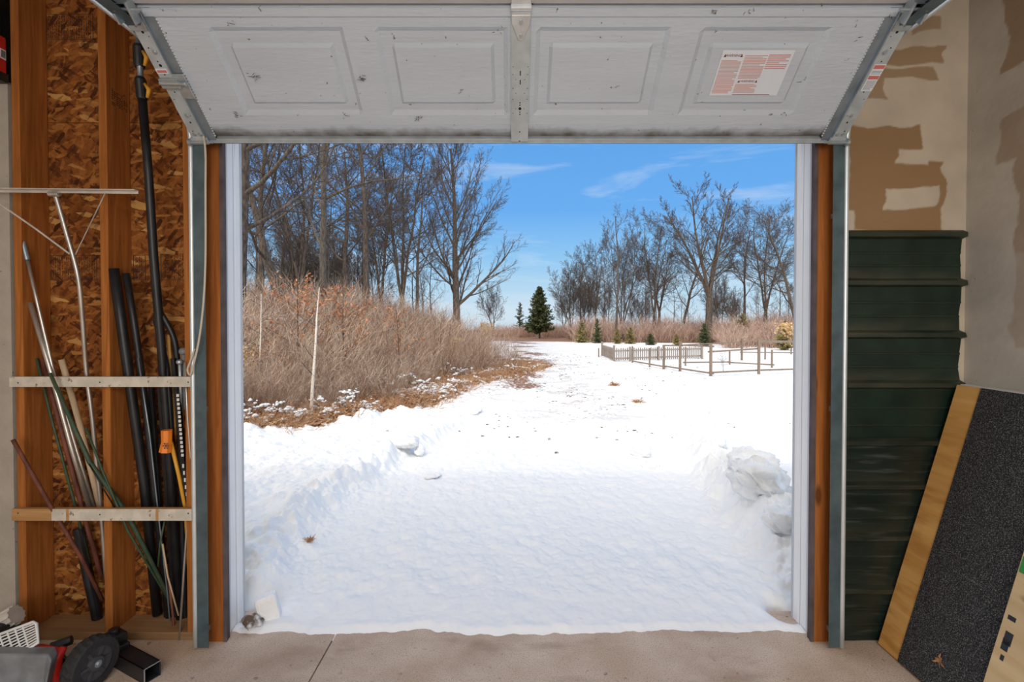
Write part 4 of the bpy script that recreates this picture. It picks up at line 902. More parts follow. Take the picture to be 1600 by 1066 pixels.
vv = np.stack([XX, YY, Z_], -1).reshape(-1, 3); nu = len(uu); nv = len(Ys)
i = (np.arange(nv-1)[:, None]*nu+np.arange(nu-1)).ravel(); q = np.stack([i, i+1, i+nu+1, i+nu], 1)
cx = vv[q].mean(1); keep = ~((cx[:, 1] < D+.187) & ((cx[:, 0] < JL+.003) | (cx[:, 0] > JR-.003)))
gnd = fast_mesh('snow_ground', vv, q[keep], M['snow'], attr={'litter': L_.ravel(), 'thin': TH_.ravel()}); struct(gnd)
def gz(X, Y): z, _ = ground(np.array([float(X)]), np.array([float(Y)])); return float(z[0])
def gp(px, py): X, Y = G(px, py); return Vector((X, Y, gz(X, Y)))

# loose snow blocks and soil lumps lying on the drive
def chunk(name, px, py, rx, rz_, m, label, cat, seed, ry=None, rough=.3, sink=.3, grp=None, dY=0):
    p = gp(px, py); p.y += dY; s = p.y/F; b = MB(); b.blob((p.x, p.y, p.z+rz_*s*(1-sink)), (rx*s, (ry or rx)*s, rz_*s), seed, 4, rough)
    nn_ = [(fbm(np.array([v[0]*26+v[2]*19]), np.array([v[1]*26-v[2]*23]), 3)[0]-.5) for v in b.v]; cc_ = Vector((p.x, p.y, p.z)); b.v = [tuple(Vector(v)+(Vector(v)-cc_)*k_*.5) for v, k_ in zip(b.v, nn_)]
    o = b.build(name, m, smooth=(m is M['snow_clump'])); return tag(o, label, cat, grp)
for a in [
 (1176, 762, 34, 20, 'large rounded snow block on the right bank, the farther of two', 11), (1188, 812, 44, 24, 'largest snow block on the right bank, the nearer of two', 12),
 (1120, 722, 16, 9, 'small snow block at the top of the right bank', 13), (1213, 868, 26, 16, 'snow block half buried beside the right jamb', 14),
 (1002, 716, 15, 6, 'low flat snow block on the drive just left of the right bank', 15), (1016, 733, 12, 5, 'smallest snow block on the drive beside the right bank', 16),
 (676, 750, 14, 4, 'low snow block on the drive near the left bank', 17), (636, 712, 20, 8, 'snow block at the far end of the left bank', 18), (657, 716, 9, 9, 'upright snow block beside the far end of the left bank', 25),
 (738, 648, 17, 9, 'rounded snow ball where the drive meets the leaf litter', 19)]:
    chunk('snow_block', a[0], a[1], a[2], a[3], M['snow_clump'], a[4], 'snow block', a[5], grp='snow blocks thrown up along the drive')
p = gp(420, 972); b = MB(); b.box((-.05, -.035, -.03), (.05, .035, .115)); rt = Matrix.Rotation(.35, 3, 'Z')@Matrix.Rotation(-.22, 3, 'Y'); b.v = [tuple(rt@Vector(v)+Vector((p.x, p.y+.02, p.z))) for v in b.v]
o = b.build('snow_slab', M['snow_clump'], bevel=.016); tag(o, 'upright broken snow slab at the foot of the left jamb', 'snow block')
for a in [(484, 861, 7, 8, 'clump of brown dead leaves stuck in the left snow bank', 31, .0), (959, 605, 10, 6, 'brown grass tuft poking through the drive snow', 32, 0), (996, 633, 8, 5, 'small brown tuft in the snow right of the drive', 33, 0)]:
    p = gp(a[0], a[1]); s = p.y/F; b = MB(); rn = random.Random(a[5])
    for k in range(46):
        an = rn.uniform(0, 6.28); L = rn.uniform(.5, 1.1)*a[3]*s*1.6; d_ = Vector((math.cos(an)*rn.uniform(.2, 1.3), math.sin(an)*.7, rn.uniform(.1, 1))).normalized(); q0 = p+Vector((rn.gauss(0, a[2]*s*.35), rn.gauss(0, a[2]*s*.3), .005)); b.tube([q0, q0+d_*L*.6, q0+d_*L+Vector((0, 0, -L*.15))], [.0016*s/.004, .0014*s/.004, .0006*s/.004], 3)
    tag(b.build('grass_tuft', M['leaf_dry']), a[4], 'grass tuft')
for a in [(398, 982, 12, 8, 'dirty lump of frozen soil at the foot of the left jamb', 41), (870, 714, 2.0, 1.6, 'tiny dark stone alone on the smooth drive snow', 42), (858, 692, 1.8, 1.4, 'tiny dark stone farther up the smooth drive snow', 43), (1232, 965, 6, 8, 'dark soil lump at the foot of the right jamb', 44)]:
    chunk('soil_lump', a[0], a[1], a[2], a[3], M['dirt_rock'], a[4], 'soil lump', a[5], rough=.5)
# crumbs of soil and bark strewn on the snow: far too many and small to count
b = MB(); rn = random.Random(8)
for k in range(900):
    Y = rn.uniform(6.2, 26); X = rn.gauss(float((LE(Y)+RE(Y))/2)+.1, 1.3 if Y < 12 else 2.2); r = rn.uniform(.004, .013)*(1+Y*.03); z = gz(X, Y)
    if fbm(np.array([X*1.5]), np.array([Y*.8]), 3)[0] < .47: continue
    b.blob((X, Y, z+r*.2), (r*rn.uniform(1, 2.4), r, r*.6), k, 1, .3)
tag(b.build('soil_crumbs', M['cobweb'], recenter=False), 'dark soil and bark crumbs scattered over the drive snow', 'soil', kind='stuff')

# ------------------------------------------------------------------ bulk tubes in numpy
class Bulk:
    def __init__(s): s.V = []; s.Q = []; s.T = []; s.n = 0
    def tube(s, pts, rad, sides, tint=.5):
        pts = np.asarray(pts); k = len(pts); t = np.gradient(pts, axis=0); t /= np.linalg.norm(t, axis=1)[:, None]+1e-9
        ref = np.array([0., 0, 1]) if abs(t[0, 2]) < .9 else np.array([1., 0, 0])
        u = np.cross(t, ref); u /= np.linalg.norm(u, axis=1)[:, None]+1e-9; v = np.cross(t, u)
        a = np.arange(sides)*2*np.pi/sides
        ring = pts[:, None]+(u[:, None]*np.cos(a)[None, :, None]+v[:, None]*np.sin(a)[None, :, None])*np.asarray(rad)[:, None, None]
        s.V.append(ring.reshape(-1, 3)); j = np.arange(sides); i = np.arange(k-1)[:, None]
        q = np.stack([i*sides+j, i*sides+(j+1) % sides, (i+1)*sides+(j+1) % sides, (i+1)*sides+j], -1).reshape(-1, 4)+s.n
        s.Q.append(q); s.T.append(np.full(k*sides, tint)); s.n += k*sides
    def arrays(s): return np.concatenate(s.V), np.concatenate(s.Q), np.concatenate(s.T)
    def mesh(s, name, m, parent=None, origin=(0, 0, 0), smooth=True):
        V, Q, T = s.arrays(); return fast_mesh(name, V, Q, m, smooth=smooth, attr={'tint': T}, parent=parent, origin=origin)
def merge(name, parts, m, kindlabel=None, smooth=False):
    """parts: list of ((V,Q,T), loc, scale, rz, tint shift)"""
    Vs, Qs, Ts = [], [], []; n = 0
    for (V, Q, T), loc, s, rz, dt in parts:
        c, s_ = math.cos(rz), math.sin(rz); W = V*np.array(s); W = np.stack([W[:, 0]*c-W[:, 1]*s_, W[:, 0]*s_+W[:, 1]*c, W[:, 2]], 1)+np.array(loc)
        Vs.append(W); Qs.append(Q+n); Ts.append(np.clip(T+dt, 0, 1)); n += len(V)
    return fast_mesh(name, np.concatenate(Vs), np.concatenate(Qs), m, smooth=smooth, attr={'tint': np.concatenate(Ts)})
def norm(v): return v/(np.linalg.norm(v)+1e-9)
def perp(d, rs):
    r = rs.randn(3); r -= d*r.dot(d); return norm(r)

def grow(out_, p, d, L, r, lvl, cfg, rs):
    n = cfg['seg'][lvl]; pts = [p]; dd = d.copy()
    for i_ in range(n):
        dd = norm(dd+rs.randn(3)*cfg['wig'][lvl]+np.array([0, 0, cfg['up'][lvl]])); p = p+dd*L/n; pts.append(p)
    rr = np.linspace(r, max(cfg['rmin']*.7, r*cfg['taper'][lvl]), n+1); out_.append((lvl, pts, rr))
    if lvl+1 >= cfg['levels']: return
    k = cfg['kids'][lvl]; ph = rs.rand()*6.28; t0 = cfg['t0'][lvl]
    for c in range(k):
        t = t0+(1-t0)*(c+rs.rand()*.8)/k; f = t*n; a = int(min(f, n-1)); q = pts[a]+(pts[a+1]-pts[a])*(f-a); dl = norm(pts[a+1]-pts[a])
        u = perp(dl, rs); ang = R(cfg['ang'][lvl]*rs.uniform(.7, 1.25)); nd = norm(dl*math.cos(ang)+u*math.sin(ang))
        l2 = L*cfg['len'][lvl]*(1.05-.55*t if lvl else cfg['shape'](t))*rs.uniform(.75, 1.2); r2 = max(cfg['rmin'], np.interp(t*n, range(n+1), rr)*cfg['rk'][lvl]*rs.uniform(.8, 1.1))
        grow(out_, q, nd, l2, r2, lvl+1, cfg, rs)
def crown_cfg(**k):
    c = dict(levels=5, seg=(9, 8, 6, 4, 2), wig=(.035, .08, .09, .10, .12), up=(.02, .045, .04, .04, .03), taper=(.25, .2, .25, .35, .5), kids=(12, 9, 7, 4), t0=(.3, .18, .12, .1),
             ang=(45, 36, 36, 38), len=(.55, .50, .46, .5), rk=(.48, .48, .5, .6), rmin=.0065, shape=lambda t: 1.1-.6*t)
    c.update(k); return c
def tree_parts(seed, H, r0, cfg, forks=None, lean=(0, 0)):
    rs = np.random.RandomState(seed); o = []
    d = norm(np.array([lean[0], lean[1], 1.])); z = np.array([0., 0, -.15])
    if not forks: grow(o, z, d, H, r0, 0, cfg, rs)
    else:
        hb, nf, spread = forks; pts = [z+d*hb*t+rs.randn(3)*.02*(t > 0) for t in np.linspace(0, 1, 5)]; o.append((0, pts, np.linspace(r0*1.15, r0*.85, 5)))
        for f in range(nf):
            a = f/nf*2*np.pi+rs.rand()*.7; s_ = spread*rs.uniform(.6, 1.2); dd = norm(np.array([math.cos(a)*s_, math.sin(a)*s_*.8, 1])); c2 = dict(cfg); c2['t0'] = (.15,)+tuple(cfg['t0'][1:])
            grow(o, pts[-1]-d*.1, dd, (H-hb)*rs.uniform(.85, 1.05), r0*.55, 0, c2, rs)
    T, B = Bulk(), Bulk()
    for lvl, pts, rr in o:
        (T if lvl == 0 else B).tube(pts, rr, (9, 6, 4, 3, 3, 3)[lvl], rs.rand())
    return T, B
def make_tree(name, seed, H, r0, cfg, m, label, forks=None, lean=(0, 0), cat='tree', group=None):
    T, B = tree_parts(seed, H, r0, cfg, forks, lean); root = thing(name, (0, 0, 0), label, cat, group); T.mesh('trunk', m, root); B.mesh('branches', m, root); return root
def copy_tree(o, loc, rz, s, label, group=None):
    c = o.copy(); C.objects.link(c); c.location = loc; c.rotation_euler = (0, 0, rz); c.scale = s if hasattr(s, '__len__') else (s, s, s); c['label'] = label
    if group: c['group'] = group
    elif 'group' in c: del c['group']
    for ch in list(o.children):
        d = ch.copy(); C.objects.link(d); d.parent = c
    return c
def place(o, px, Y, rz=0, s=1, sink=0):
    X = X_at(px, Y); o.location = (X, Y, gz(X, Y)-sink); o.rotation_euler = (0, 0, rz); o.scale = (s, s, s); return o
def H_at(py_top, Y, X=0): return HC+(500-py_top)/F*Y

# the lone tree: straight trunk, many steep limbs, one long low limb to the right
Yt = 40.
def lone():
    rs = np.random.RandomState(21); o = []; H = 16.4
    cfg = crown_cfg(kids=(24, 9, 7, 5), t0=(.27, .15, .12, .1), ang=(38, 30, 32, 36), len=(.52, .44, .44, .5), up=(.0, .045, .04, .04, .03), wig=(.02, .06, .08, .10, .12), shape=lambda t: 1.12-.70*t, rmin=.009, rk=(.40, .45, .52, .6))
    grow(o, np.array([0, 0, -.2]), np.array([.0, 0, 1.]), H, .34, 0, cfg, rs)
    for (z, d, L, r) in ((3.2, (.72, .1, .62), 8.2, .15), (4.6, (-.75, .1, .45), 5.2, .10), (5.4, (-.5, -.5, .7), 5.5, .10), (2.8, (.35, .1, .9), 5.0, .11), (3.6, (-.35, .3, .8), 5.5, .09)):
        c2 = dict(cfg); c2['up'] = (0, .06, .06, .04, .02); c2['kids'] = (0, 12, 6, 5); c2['seg'] = (9, 10, 5, 4, 2); grow(o, np.array([0, 0, z]), norm(np.array(d)), L, r, 1, c2, rs)
    T, B = Bulk(), Bulk()
    for lvl, pts, rr in o: (T if lvl == 0 else B).tube(pts, rr, (10, 6, 4, 3, 3)[lvl], rs.rand())
    root = thing('bare_tree', (0, 0, 0), 'tall lone bare tree with a long low limb, standing at the end of the thicket', 'tree'); T.mesh('trunk', M['bark'], root); B.mesh('branches', M['bark'], root); return root
place(lone(), 714, Yt, 0)

# proto trees: the first five stand in the photo where they are named
cA = crown_cfg(kids=(14, 9, 7, 4), ang=(50, 40, 38, 40), wig=(.06, .12, .12, .14, .16), len=(.52, .48, .46, .5), rmin=.0075)
cB = crown_cfg(kids=(12, 9, 7, 4), ang=(36, 34, 36, 38), t0=(.36, .18, .12, .1), wig=(.05, .09, .10, .12, .14), len=(.46, .48, .46, .5), rmin=.007)
cC = crown_cfg(kids=(10, 7, 5, 4), ang=(50, 40, 38, 40), t0=(.30, .18, .12, .1), wig=(.04, .10, .11, .12, .14), len=(.34, .46, .46, .5), rmin=.006)
tF = make_tree('bare_tree', 31, 13.9, .31, crown_cfg(kids=(11, 8, 7, 5), ang=(40, 34, 34, 36), t0=(.25, .15, .12, .1), wig=(.05, .07, .09, .10, .12), len=(.46, .46, .44, .5), rmin=.0095, shape=lambda t: 1.0-.45*t), M['bark'], 'biggest bare tree on the right, broad crown above the fence', forks=(4.4, 4, .38))
tA = make_tree('bare_tree', 32, 13.0, .20, cA, M['bark'], 'dark crooked bare tree, second big trunk from the left jamb', lean=(.10, .05))
tB = make_tree('bare_tree', 33, 14.0, .19, cB, M['bark'], 'dark straight bare tree left of the lone tree, with a split top', lean=(.03, 0))
tC = make_tree('bare_tree', 34, 13.5, .165, cC, M['bark_mid'], 'thick pale grey trunk rising out of the frame behind the white sapling')
tD = make_tree('bare_tree', 35, 12.0, .17, cA, M['bark'], 'forked dark bare tree just left of the tall lone tree', forks=(3.0, 3, .22))
tE = make_tree('bare_tree', 36, 9.5, .10, cC, M['bark_far'], 'slim far tree')
tG = make_tree('bare_tree', 37, 9.0, .13, cB, M['bark_far'], 'multi far tree', forks=(1.2, 4, .25))
place(tF, 1108, 46, .6, 1.0)
place(tA, 446, 20, 2.2, 1.0); place(tB, 567, 24, 1.0, 1.0); place(tC, 506, 19, .2, 1.0); place(tD, 628, 27, 2.9, 1.0)
def cp(o, px, Y, rz, s, label, group=None): X = X_at(px, Y); return copy_tree(o, (X, Y, gz(X, Y)), rz, s, label, group)
place(tE, 963, 46, .4, 1.3); tE['label'] = 'slim pole-like tree with pale trunk right of the picket fence end'
place(tG, 770, 75, .4, .85); tG['label'] = 'small multi-stemmed bare tree between the lone tree and the pines'
cp(tA, 372, 16, 4.4, 1.08, 'large dark bare tree cut off by the left jamb')
cp(tB, 405, 23, 3.3, (1.0, 1.0, .95), 'bare tree with tangled crown between left jamb and the crooked tree')
cp(tD, 470, 30, 1.2, (1.25, 1.25, 1.2), 'multi-limbed bare tree behind the pale trunk, spreading to the left')
cp(tA, 540, 34, .9, 1.2, 'broad-crowned bare tree between the pale trunk and the straight tree')
cp(tD, 596, 40, 5.0, 1.15, 'far bare tree with round crown behind the straight tree')
cp(tB, 655, 36, 4.0, .88, 'narrow bare tree close to the lone tree on its left')
cp(tG, 892, 66, 1.1, 1.05, 'tall V-shaped bare tree right of the big evergreen')
cp(tB, 905, 70, 2.0, .78, 'upright bare tree second right of the big evergreen')
cp(tD, 930, 62, .5, .95, 'bare tree above the two bright young evergreens')
cp(tG, 972, 52, 3.0, (1.05, 1.05, 1.25), 'dense bushy bare tree beside the slim pale trunk')
cp(tD, 1022, 50, 4.2, 1.0, 'forked bare tree halfway between the slim pale trunk and the biggest right tree')
cp(tA, 1065, 54, 5.5, .95, 'bare tree hidden behind the left side of the biggest right tree')
cp(tB, 1160, 52, 1.7, .86, 'straight bare tree just right of the biggest right tree')
cp(tD, 1196, 46, 3.6, (1.1, 1.1, 1.0), 'second largest bare tree on the right, above the fence rails')
cp(tA, 1248, 42, 1.1, .92, 'bare tree leaning into the frame from the right jamb')
cp(tF, 1030, 72, 2.0, (.8, .8, .85), 'far broad bare tree in the middle of the right tree line')
# wood behind: repeats nothing tells apart
rn = random.Random(12); protos = [tE, tG, tB, tD, tE, tA]
for k in range(62):
    left = k < 34; px = rn.uniform(340, 690) if left else rn.uniform(860, 1280); Y = rn.uniform(34, 62) if left else rn.uniform(58, 95)
    pr = rn.choice([tE, tE, tE, tG, tB]); s = rn.uniform(.6, 1.0)*(1.15 if left else 1.05)*(1 if pr in (tE, tG) else .72)
    lb = 'bare tree in the crowded wood behind the left thicket' if left else 'bare tree in the far wood line behind the right fence'
    cp(pr, px, Y, rn.uniform(0, 6.28), s, lb, 'wood behind the left thicket' if left else 'far wood line on the right')

# ------------------------------------------------------------------ thicket of shrubs: nobody could count the stems
def shrub(seed, n, h, spread, twigs=7, r=.0055, droop=0, wid=.25):
    rs = np.random.RandomState(seed); b = Bulk()
    for k in range(n):
        a = rs.rand()*6.28; t = rs.rand()**.6*spread; d = norm(np.array([math.cos(a)*t, math.sin(a)*t, 1])); p = np.array([math.cos(a)*wid*rs.rand(), math.sin(a)*wid*rs.rand(), -.08]); L = h*rs.uniform(.55, 1.1); pts = [p]; tint = rs.rand()
        for j in range(4): d = norm(d+rs.randn(3)*.12+np.array([0, 0, -.05*droop])); p = p+d*L/4; pts.append(p)
        b.tube(pts, np.linspace(r, r*.35, 5), 3, tint)
        for w_ in range(twigs):
            j = rs.randint(1, 4); q = pts[j]+(pts[j+1]-pts[j])*rs.rand(); e = norm(norm(pts[j+1]-pts[j])+perp(d, rs)*rs.uniform(.4, 1.0)); l = L*rs.uniform(.14, .34); e2 = norm(e+rs.randn(3)*.25)
            b.tube([q, q+e*l*.5, q+e*l*.5+e2*l*.5], [r*.5, r*.4, r*.22], 3, min(1, tint+rs.uniform(-.1, .25)))
    return b.arrays()
SH = [shrub(50+k, 34, 1.55, .55, 8) for k in range(5)]; SF = [shrub(70+k, 40, 2.0, .45, 6, r=.011, wid=.5) for k in range(4)]
rs = np.random.RandomState(99); parts = []
def in_thicket(Y): return float(LIT(Y))
while len(parts) < 560:
    Y = 7.6+rs.rand()**1.5*30; xl = in_thicket(Y); off = 1.15+rs.rand()**1.15*(1.0+Y*.62); X = xl-off
    if X < -.80*Y: continue
    edge = min(1, .22+off*.30); s = edge*rs.uniform(.75, 1.15)*(.86+min(.68, off*.09))
    if Y < 9.5: s *= .72
    parts.append((SH[rs.randint(5)], (X, Y, gz(X, Y)), (s*1.15, s*1.15, s*(.9+.35*sst(12, 25, Y))), rs.rand()*6.28, rs.uniform(-.2, .15)+(.15 if Y < 11 else 0)))
tag(merge('thicket', parts, M['twigs']), 'dense reddish brown leafless thicket left of the snowy drive', 'thicket', kind='stuff')
parts = []
for k in range(330):
    u = rs.rand()
    if u < .28: px = rs.uniform(748, 900); Y = rs.uniform(66, 80); s = .9
    elif u < .80: px = rs.uniform(900, 1290); Y = rs.uniform(44, 58)-(px-1100)*.008; s = 1.15+(px > 1180)*.25
    else: px = rs.uniform(1130, 1290); Y = rs.uniform(33, 42); s = .9
    X = X_at(px, Y); s *= rs.uniform(.7, 1.15); parts.append((SF[rs.randint(4)], (X, Y, gz(X, Y)), (s*1.4, s*1.4, s), rs.rand()*6.28, rs.uniform(-.2, .2)))
tag(merge('far_brush', parts, M['twigs_far']), 'pinkish brown brush along the far edge of the snowy field', 'brush', kind='stuff')
# low dead stalks over the litter at the drive edge
LO = [shrub(90+k, 26, .34, 1.5, 3, r=.004, droop=2, wid=.3) for k in range(4)]; parts = []
for k in range(420):
    Y = 6.0+rs.rand()**1.3*14; X = in_thicket(Y)-.05-rs.rand()**1.4*2.6
    if X < -.7*Y: continue
    s = rs.uniform(.5, 1.2); parts.append((LO[rs.randint(4)], (X, Y, gz(X, Y)), (s*1.2, s*1.2, s), rs.rand()*6.28, rs.uniform(.1, .4)))
tag(merge('dead_stalks', parts, M['litter']), 'low tan dead stalks and bracken in front of the thicket', 'dead stalks', kind='stuff')
# leaf litter
def leaves(n, fpos, size, rs, flat=.5):
    c = fpos(n); a = rs.rand(n)*6.28; u = np.stack([np.cos(a), np.sin(a), rs.randn(n)*flat], 1); u /= np.linalg.norm(u, axis=1)[:, None]; r = rs.randn(n, 3); v = np.cross(u, r); v /= np.linalg.norm(v, axis=1)[:, None]
    if flat < 1: v = v*.4+np.cross(np.array([[0, 0, 1.]]), u)*.8
    s = size*(.6+.8*rs.rand(n))[:, None]; V = np.stack([c-u*s, c+v*s*.45, c+u*s, c-v*s*.45], 1).reshape(-1, 3); Q = np.arange(4*n).reshape(n, 4); return V, Q, np.repeat(rs.rand(n), 4)
def litpos(n):
    Y = 5.9+rs.rand(n)**1.6*13; X = LIT(Y)-.0-rs.rand(n)**1.3*np.minimum(5, Y*.5); z, _ = ground(X, Y); return np.stack([X, Y, z+.008+rs.rand(n)**3*.05], 1)
V, Q, T = leaves(30000, litpos, .030, rs); tag(fast_mesh('leaf_litter', V, Q, M['litter'], smooth=False, attr={'tint': T}), 'brown fallen leaves covering the ground under the thicket', 'leaf litter', kind='stuff')
# snow caught on the brush
b = MB(); rn = random.Random(4)
k = 0
while k < 420:
    Y = 6.1+rn.random()**1.5*12; X = in_thicket(Y)+.05-rn.random()**1.5*min(3.6, Y*.42)
    if fbm(np.array([X*1.1+3]), np.array([Y*1.0+7]), 4)[0] < .49: continue
    k += 1; h = rn.random()**2*.20 if rn.random() < .75 else rn.random()*.40; z = gz(X, Y); a = rn.uniform(-.6, .6); L = rn.uniform(.05, .28)
    for j in range(rn.randint(4, 9)):
        r = rn.uniform(.008, .026); t = rn.uniform(-.5, .5)*L; b.blob((X+math.cos(a)*t+rn.gauss(0, .015), Y+math.sin(a)*t+rn.gauss(0, .02), z+h+t*math.sin(a*3)*.4+rn.gauss(0, .012)), (r*rn.uniform(1, 1.9), r*rn.uniform(1, 1.6), r*rn.uniform(.6, 1)), k*11+j, 1, .6)
for k in range(420):
    Y = rn.uniform(13, 17); X = X_at(rn.uniform(372, 470), Y); h = HC+(500-rn.gauss(502, 6))/F*Y; r = rn.uniform(.03, .08); b.blob((X, Y, h), (r*2.2, r, r*.5), k, 1, .4)
tag(b.build('snow_on_brush', M['snow_clump'], smooth=True, recenter=False), 'small snow clumps caught on fallen twigs at the thicket edge', 'snow', kind='stuff')

# ------------------------------------------------------------------ saplings with their own leaves
def sapling(px, py, ytop, r, m, label, seed, leafm=None, leafband=None, nleaf=0, size=.05, lean=0, kids=9, cat='sapling', blen=.28):
    p = gp(px, py); H = HC+(500-ytop)/F*p.y-p.z; rs2 = np.random.RandomState(seed); o = []
    cfg = crown_cfg(levels=3, kids=(kids, 4), t0=(.3, .2), len=(blen, .45), rk=(.45, .5), rmin=.003, wig=(.02, .1, .15), ang=(55, 45, 40), seg=(9, 5, 3), up=(.0, .05, .03))
    grow(o, np.array(p)-np.array([0, 0, .05]), norm(np.array([lean, 0, 1.])), H, r, 0, cfg, rs2)
    root = thing('sapling', p, label, cat); T, B = Bulk(), Bulk()
    for lvl, pts, rr in o: (T if lvl == 0 else B).tube(pts, rr, (8, 4, 3)[lvl], .5)
    T.mesh('trunk', m, root, origin=p); B.mesh('branches', M['bark_far'] if m is M['birch'] else m, root, origin=p)
    if nleaf:
        tw = [pts for lvl, pts, rr in o if lvl >= 1]; z0, z1 = leafband
        cs = np.array([q for pts in tw for q in pts]); cs = cs[(cs[:, 2] > p.z+H*z0) & (cs[:, 2] < p.z+H*z1)]
        if len(cs):
            V, Q, T_ = leaves(nleaf, lambda n: cs[rs2.randint(len(cs), size=n)]+rs2.randn(n, 3)*.045*H/3, size, rs2, flat=1.2)
            fast_mesh('leaves', V, Q, leafm, smooth=False, attr={'tint': T_}, parent=root, origin=p)
    return root
sapling(486, 656, 444, .030, M['birch'], 'tall slim white sapling at the front of the thicket', 1, lean=.03, kids=7, blen=.2)
sapling(401, 641, 455, .024, M['birch'], 'slanting white sapling near the left jamb with tan leaves low down', 2, M['leaves_tan'], (.2, .5), 110, .045, lean=.07, kids=10, blen=.22)
sapling(466, 626, 432, .022, M['bark'], 'rust-leaved oak sapling left of the pale trunk', 3, M['leaves_rust'], (.25, 1), 620, .034, kids=16, blen=.55)
sapling(536, 622, 446, .022, M['bark'], 'rust-leaved oak sapling between pale trunk and straight tree', 4, M['leaves_rust'], (.25, 1), 560, .034, kids=16, blen=.5)
sapling(624, 612, 470, .018, M['bark_far'], 'small rust-leaved sapling below the forked dark tree', 5, M['leaves_rust'], (.1, .95), 260, .032, kids=12, blen=.35)
sapling(650, 585, 462, .016, M['bark_pale'], 'thin pale leafless sapling standing in the thicket right of its middle', 6, kids=12, blen=.35)
sapling(706, 580, 528, .012, M['bark'], 'small tan-leaved sapling at the foot of the lone tree', 7, M['leaves_tan'], (.2, 1), 260, .045, kids=14, blen=.6)
sapling(436, 570, 440, .02, M['bark_far'], 'leafless thin sapling right of the slanting white one', 8, kids=12, blen=.4)
sapling(760, 535, 505, .03, M['bark_far'], 'low shrub with tan leaves at the bend of the drive', 9, M['leaves_tan'], (.1, 1), 300, .10, kids=20, blen=.8, cat='shrub')
sapling(1236, 556, 505, .03, M['bark_far'], 'yellow-leaved shrub cut off by the right jamb', 10, M['leaves_tan'], (.1, 1), 520, .07, kids=22, blen=.9, cat='shrub')
sapling(1130, 583, 554, .010, M['bark_far'], 'little bare fruit sapling inside the rail fence', 11, kids=9, blen=.8)

# ------------------------------------------------------------------ evergreens
def conifer(name, px, py, ytop, wpx, m, label, seed, dens=1.0, group=None, trunk=0, Yo=None):
    p = gp(px, py) if Yo is None else Vector((X_at(px, Yo), Yo, gz(X_at(px, Yo), Yo))); H = HC+(500-ytop)/F*p.y-p.z; Rr = wpx/2/F*p.y; rs2 = np.random.RandomState(seed)
    root = thing(name, p, label, 'evergreen', group); T = Bulk(); T.tube([np.array(p)+np.array([0, 0, -.1]), np.array(p)+np.array([0, 0, H*.97])], [H*.022, H*.004], 6); T.mesh('trunk', M['bark'], root, origin=p)
    B = Bulk(); nb = int(130*dens); lv = []; lt = []
    for k in range(nb):
        t = trunk+(1-trunk)*(k+rs2.rand())/nb; a = rs2.rand()*6.28; L = Rr*(1-t)**.62*rs2.uniform(.45, 1.22)+Rr*.04; q = np.array(p)+np.array([0, 0, H*t*.97]); d = norm(np.array([math.cos(a), math.sin(a), .30-.25*(1-t)+rs2.uniform(-.08, .12)])); e = q+d*L+np.array([0, 0, L*.10])
        B.tube([q, q+d*L*.5-np.array([0, 0, L*.04]), e], [H*.006, H*.004, H*.0015], 3); m_ = int(26*dens**.3)
        for j in range(m_):
            s = (j+rs2.rand())/m_; c = q+(e-q)*s; w = perp(d, rs2)*.8; w[2] *= .5; x = norm(d*.55+w); l = (L*.32*(1-.5*s)+H*.015); lv.append((c, x*l, np.cross(x, rs2.randn(3))*l*.12)); 
    n = len(lv); V = np.zeros((n, 4, 3))
    for i_, (c, x, y) in enumerate(lv): V[i_] = (c-x*.05, c+x*.5+y, c+x, c+x*.5-y)
    B.mesh('boughs', M['bark'], root, origin=p)
    fast_mesh('needles', V.reshape(-1, 3), np.arange(4*n).reshape(n, 4), m, smooth=False, attr={'tint': np.repeat(rs2.rand(n), 4)}, parent=root, origin=p)
    return root
conifer('evergreen_tree', 843, 0, 446, 46, M['needles'], 'big dark evergreen standing alone in the middle distance', 1, 3.0, Yo=62, trunk=.12)
conifer('evergreen_tree', 812, 0, 471, 24, M['needles'], 'sparse small pine just left of the big evergreen', 2, .5, Yo=72, trunk=.3)
for a in [(859, 527, 508, 18, 'needles_y', 'small round evergreen at the right foot of the big evergreen', 3), (892, 531, 516, 12, 'needles_y', 'tiny evergreen left of the two bright young spruces', 4), (909, 536, 500, 27, 'needles_y', 'bright yellowish spruce, left of the two bright young spruces', 5),
          (933, 537, 497, 20, 'needles', 'narrow green spruce, right of the two bright young spruces', 6), (964, 538, 513, 20, 'needles_y', 'low evergreen just behind the left end of the picket fence', 7), (985, 538, 511, 21, 'needles_y', 'evergreen second from the left behind the picket fence', 8),
          (1016, 540, 521, 18, 'needles', 'smallest snow-dusted evergreen behind the picket fence', 9), (1057, 541, 522, 17, 'needles_y', 'small evergreen behind the right part of the picket fence', 10), (1100, 541, 504, 26, 'needles', 'slim evergreen below the biggest right tree', 11), (1159, 541, 489, 36, 'needles_y', 'tallest young evergreen on the right, above the rail fence', 12), (1226, 548, 500, 34, 'needles_y', 'yellowish evergreen by the right jamb', 13)]:
    conifer('young_evergreen', a[0], a[1], a[2], a[3], M[a[4]], a[5], a[6], 1.0, 'row of young evergreens')

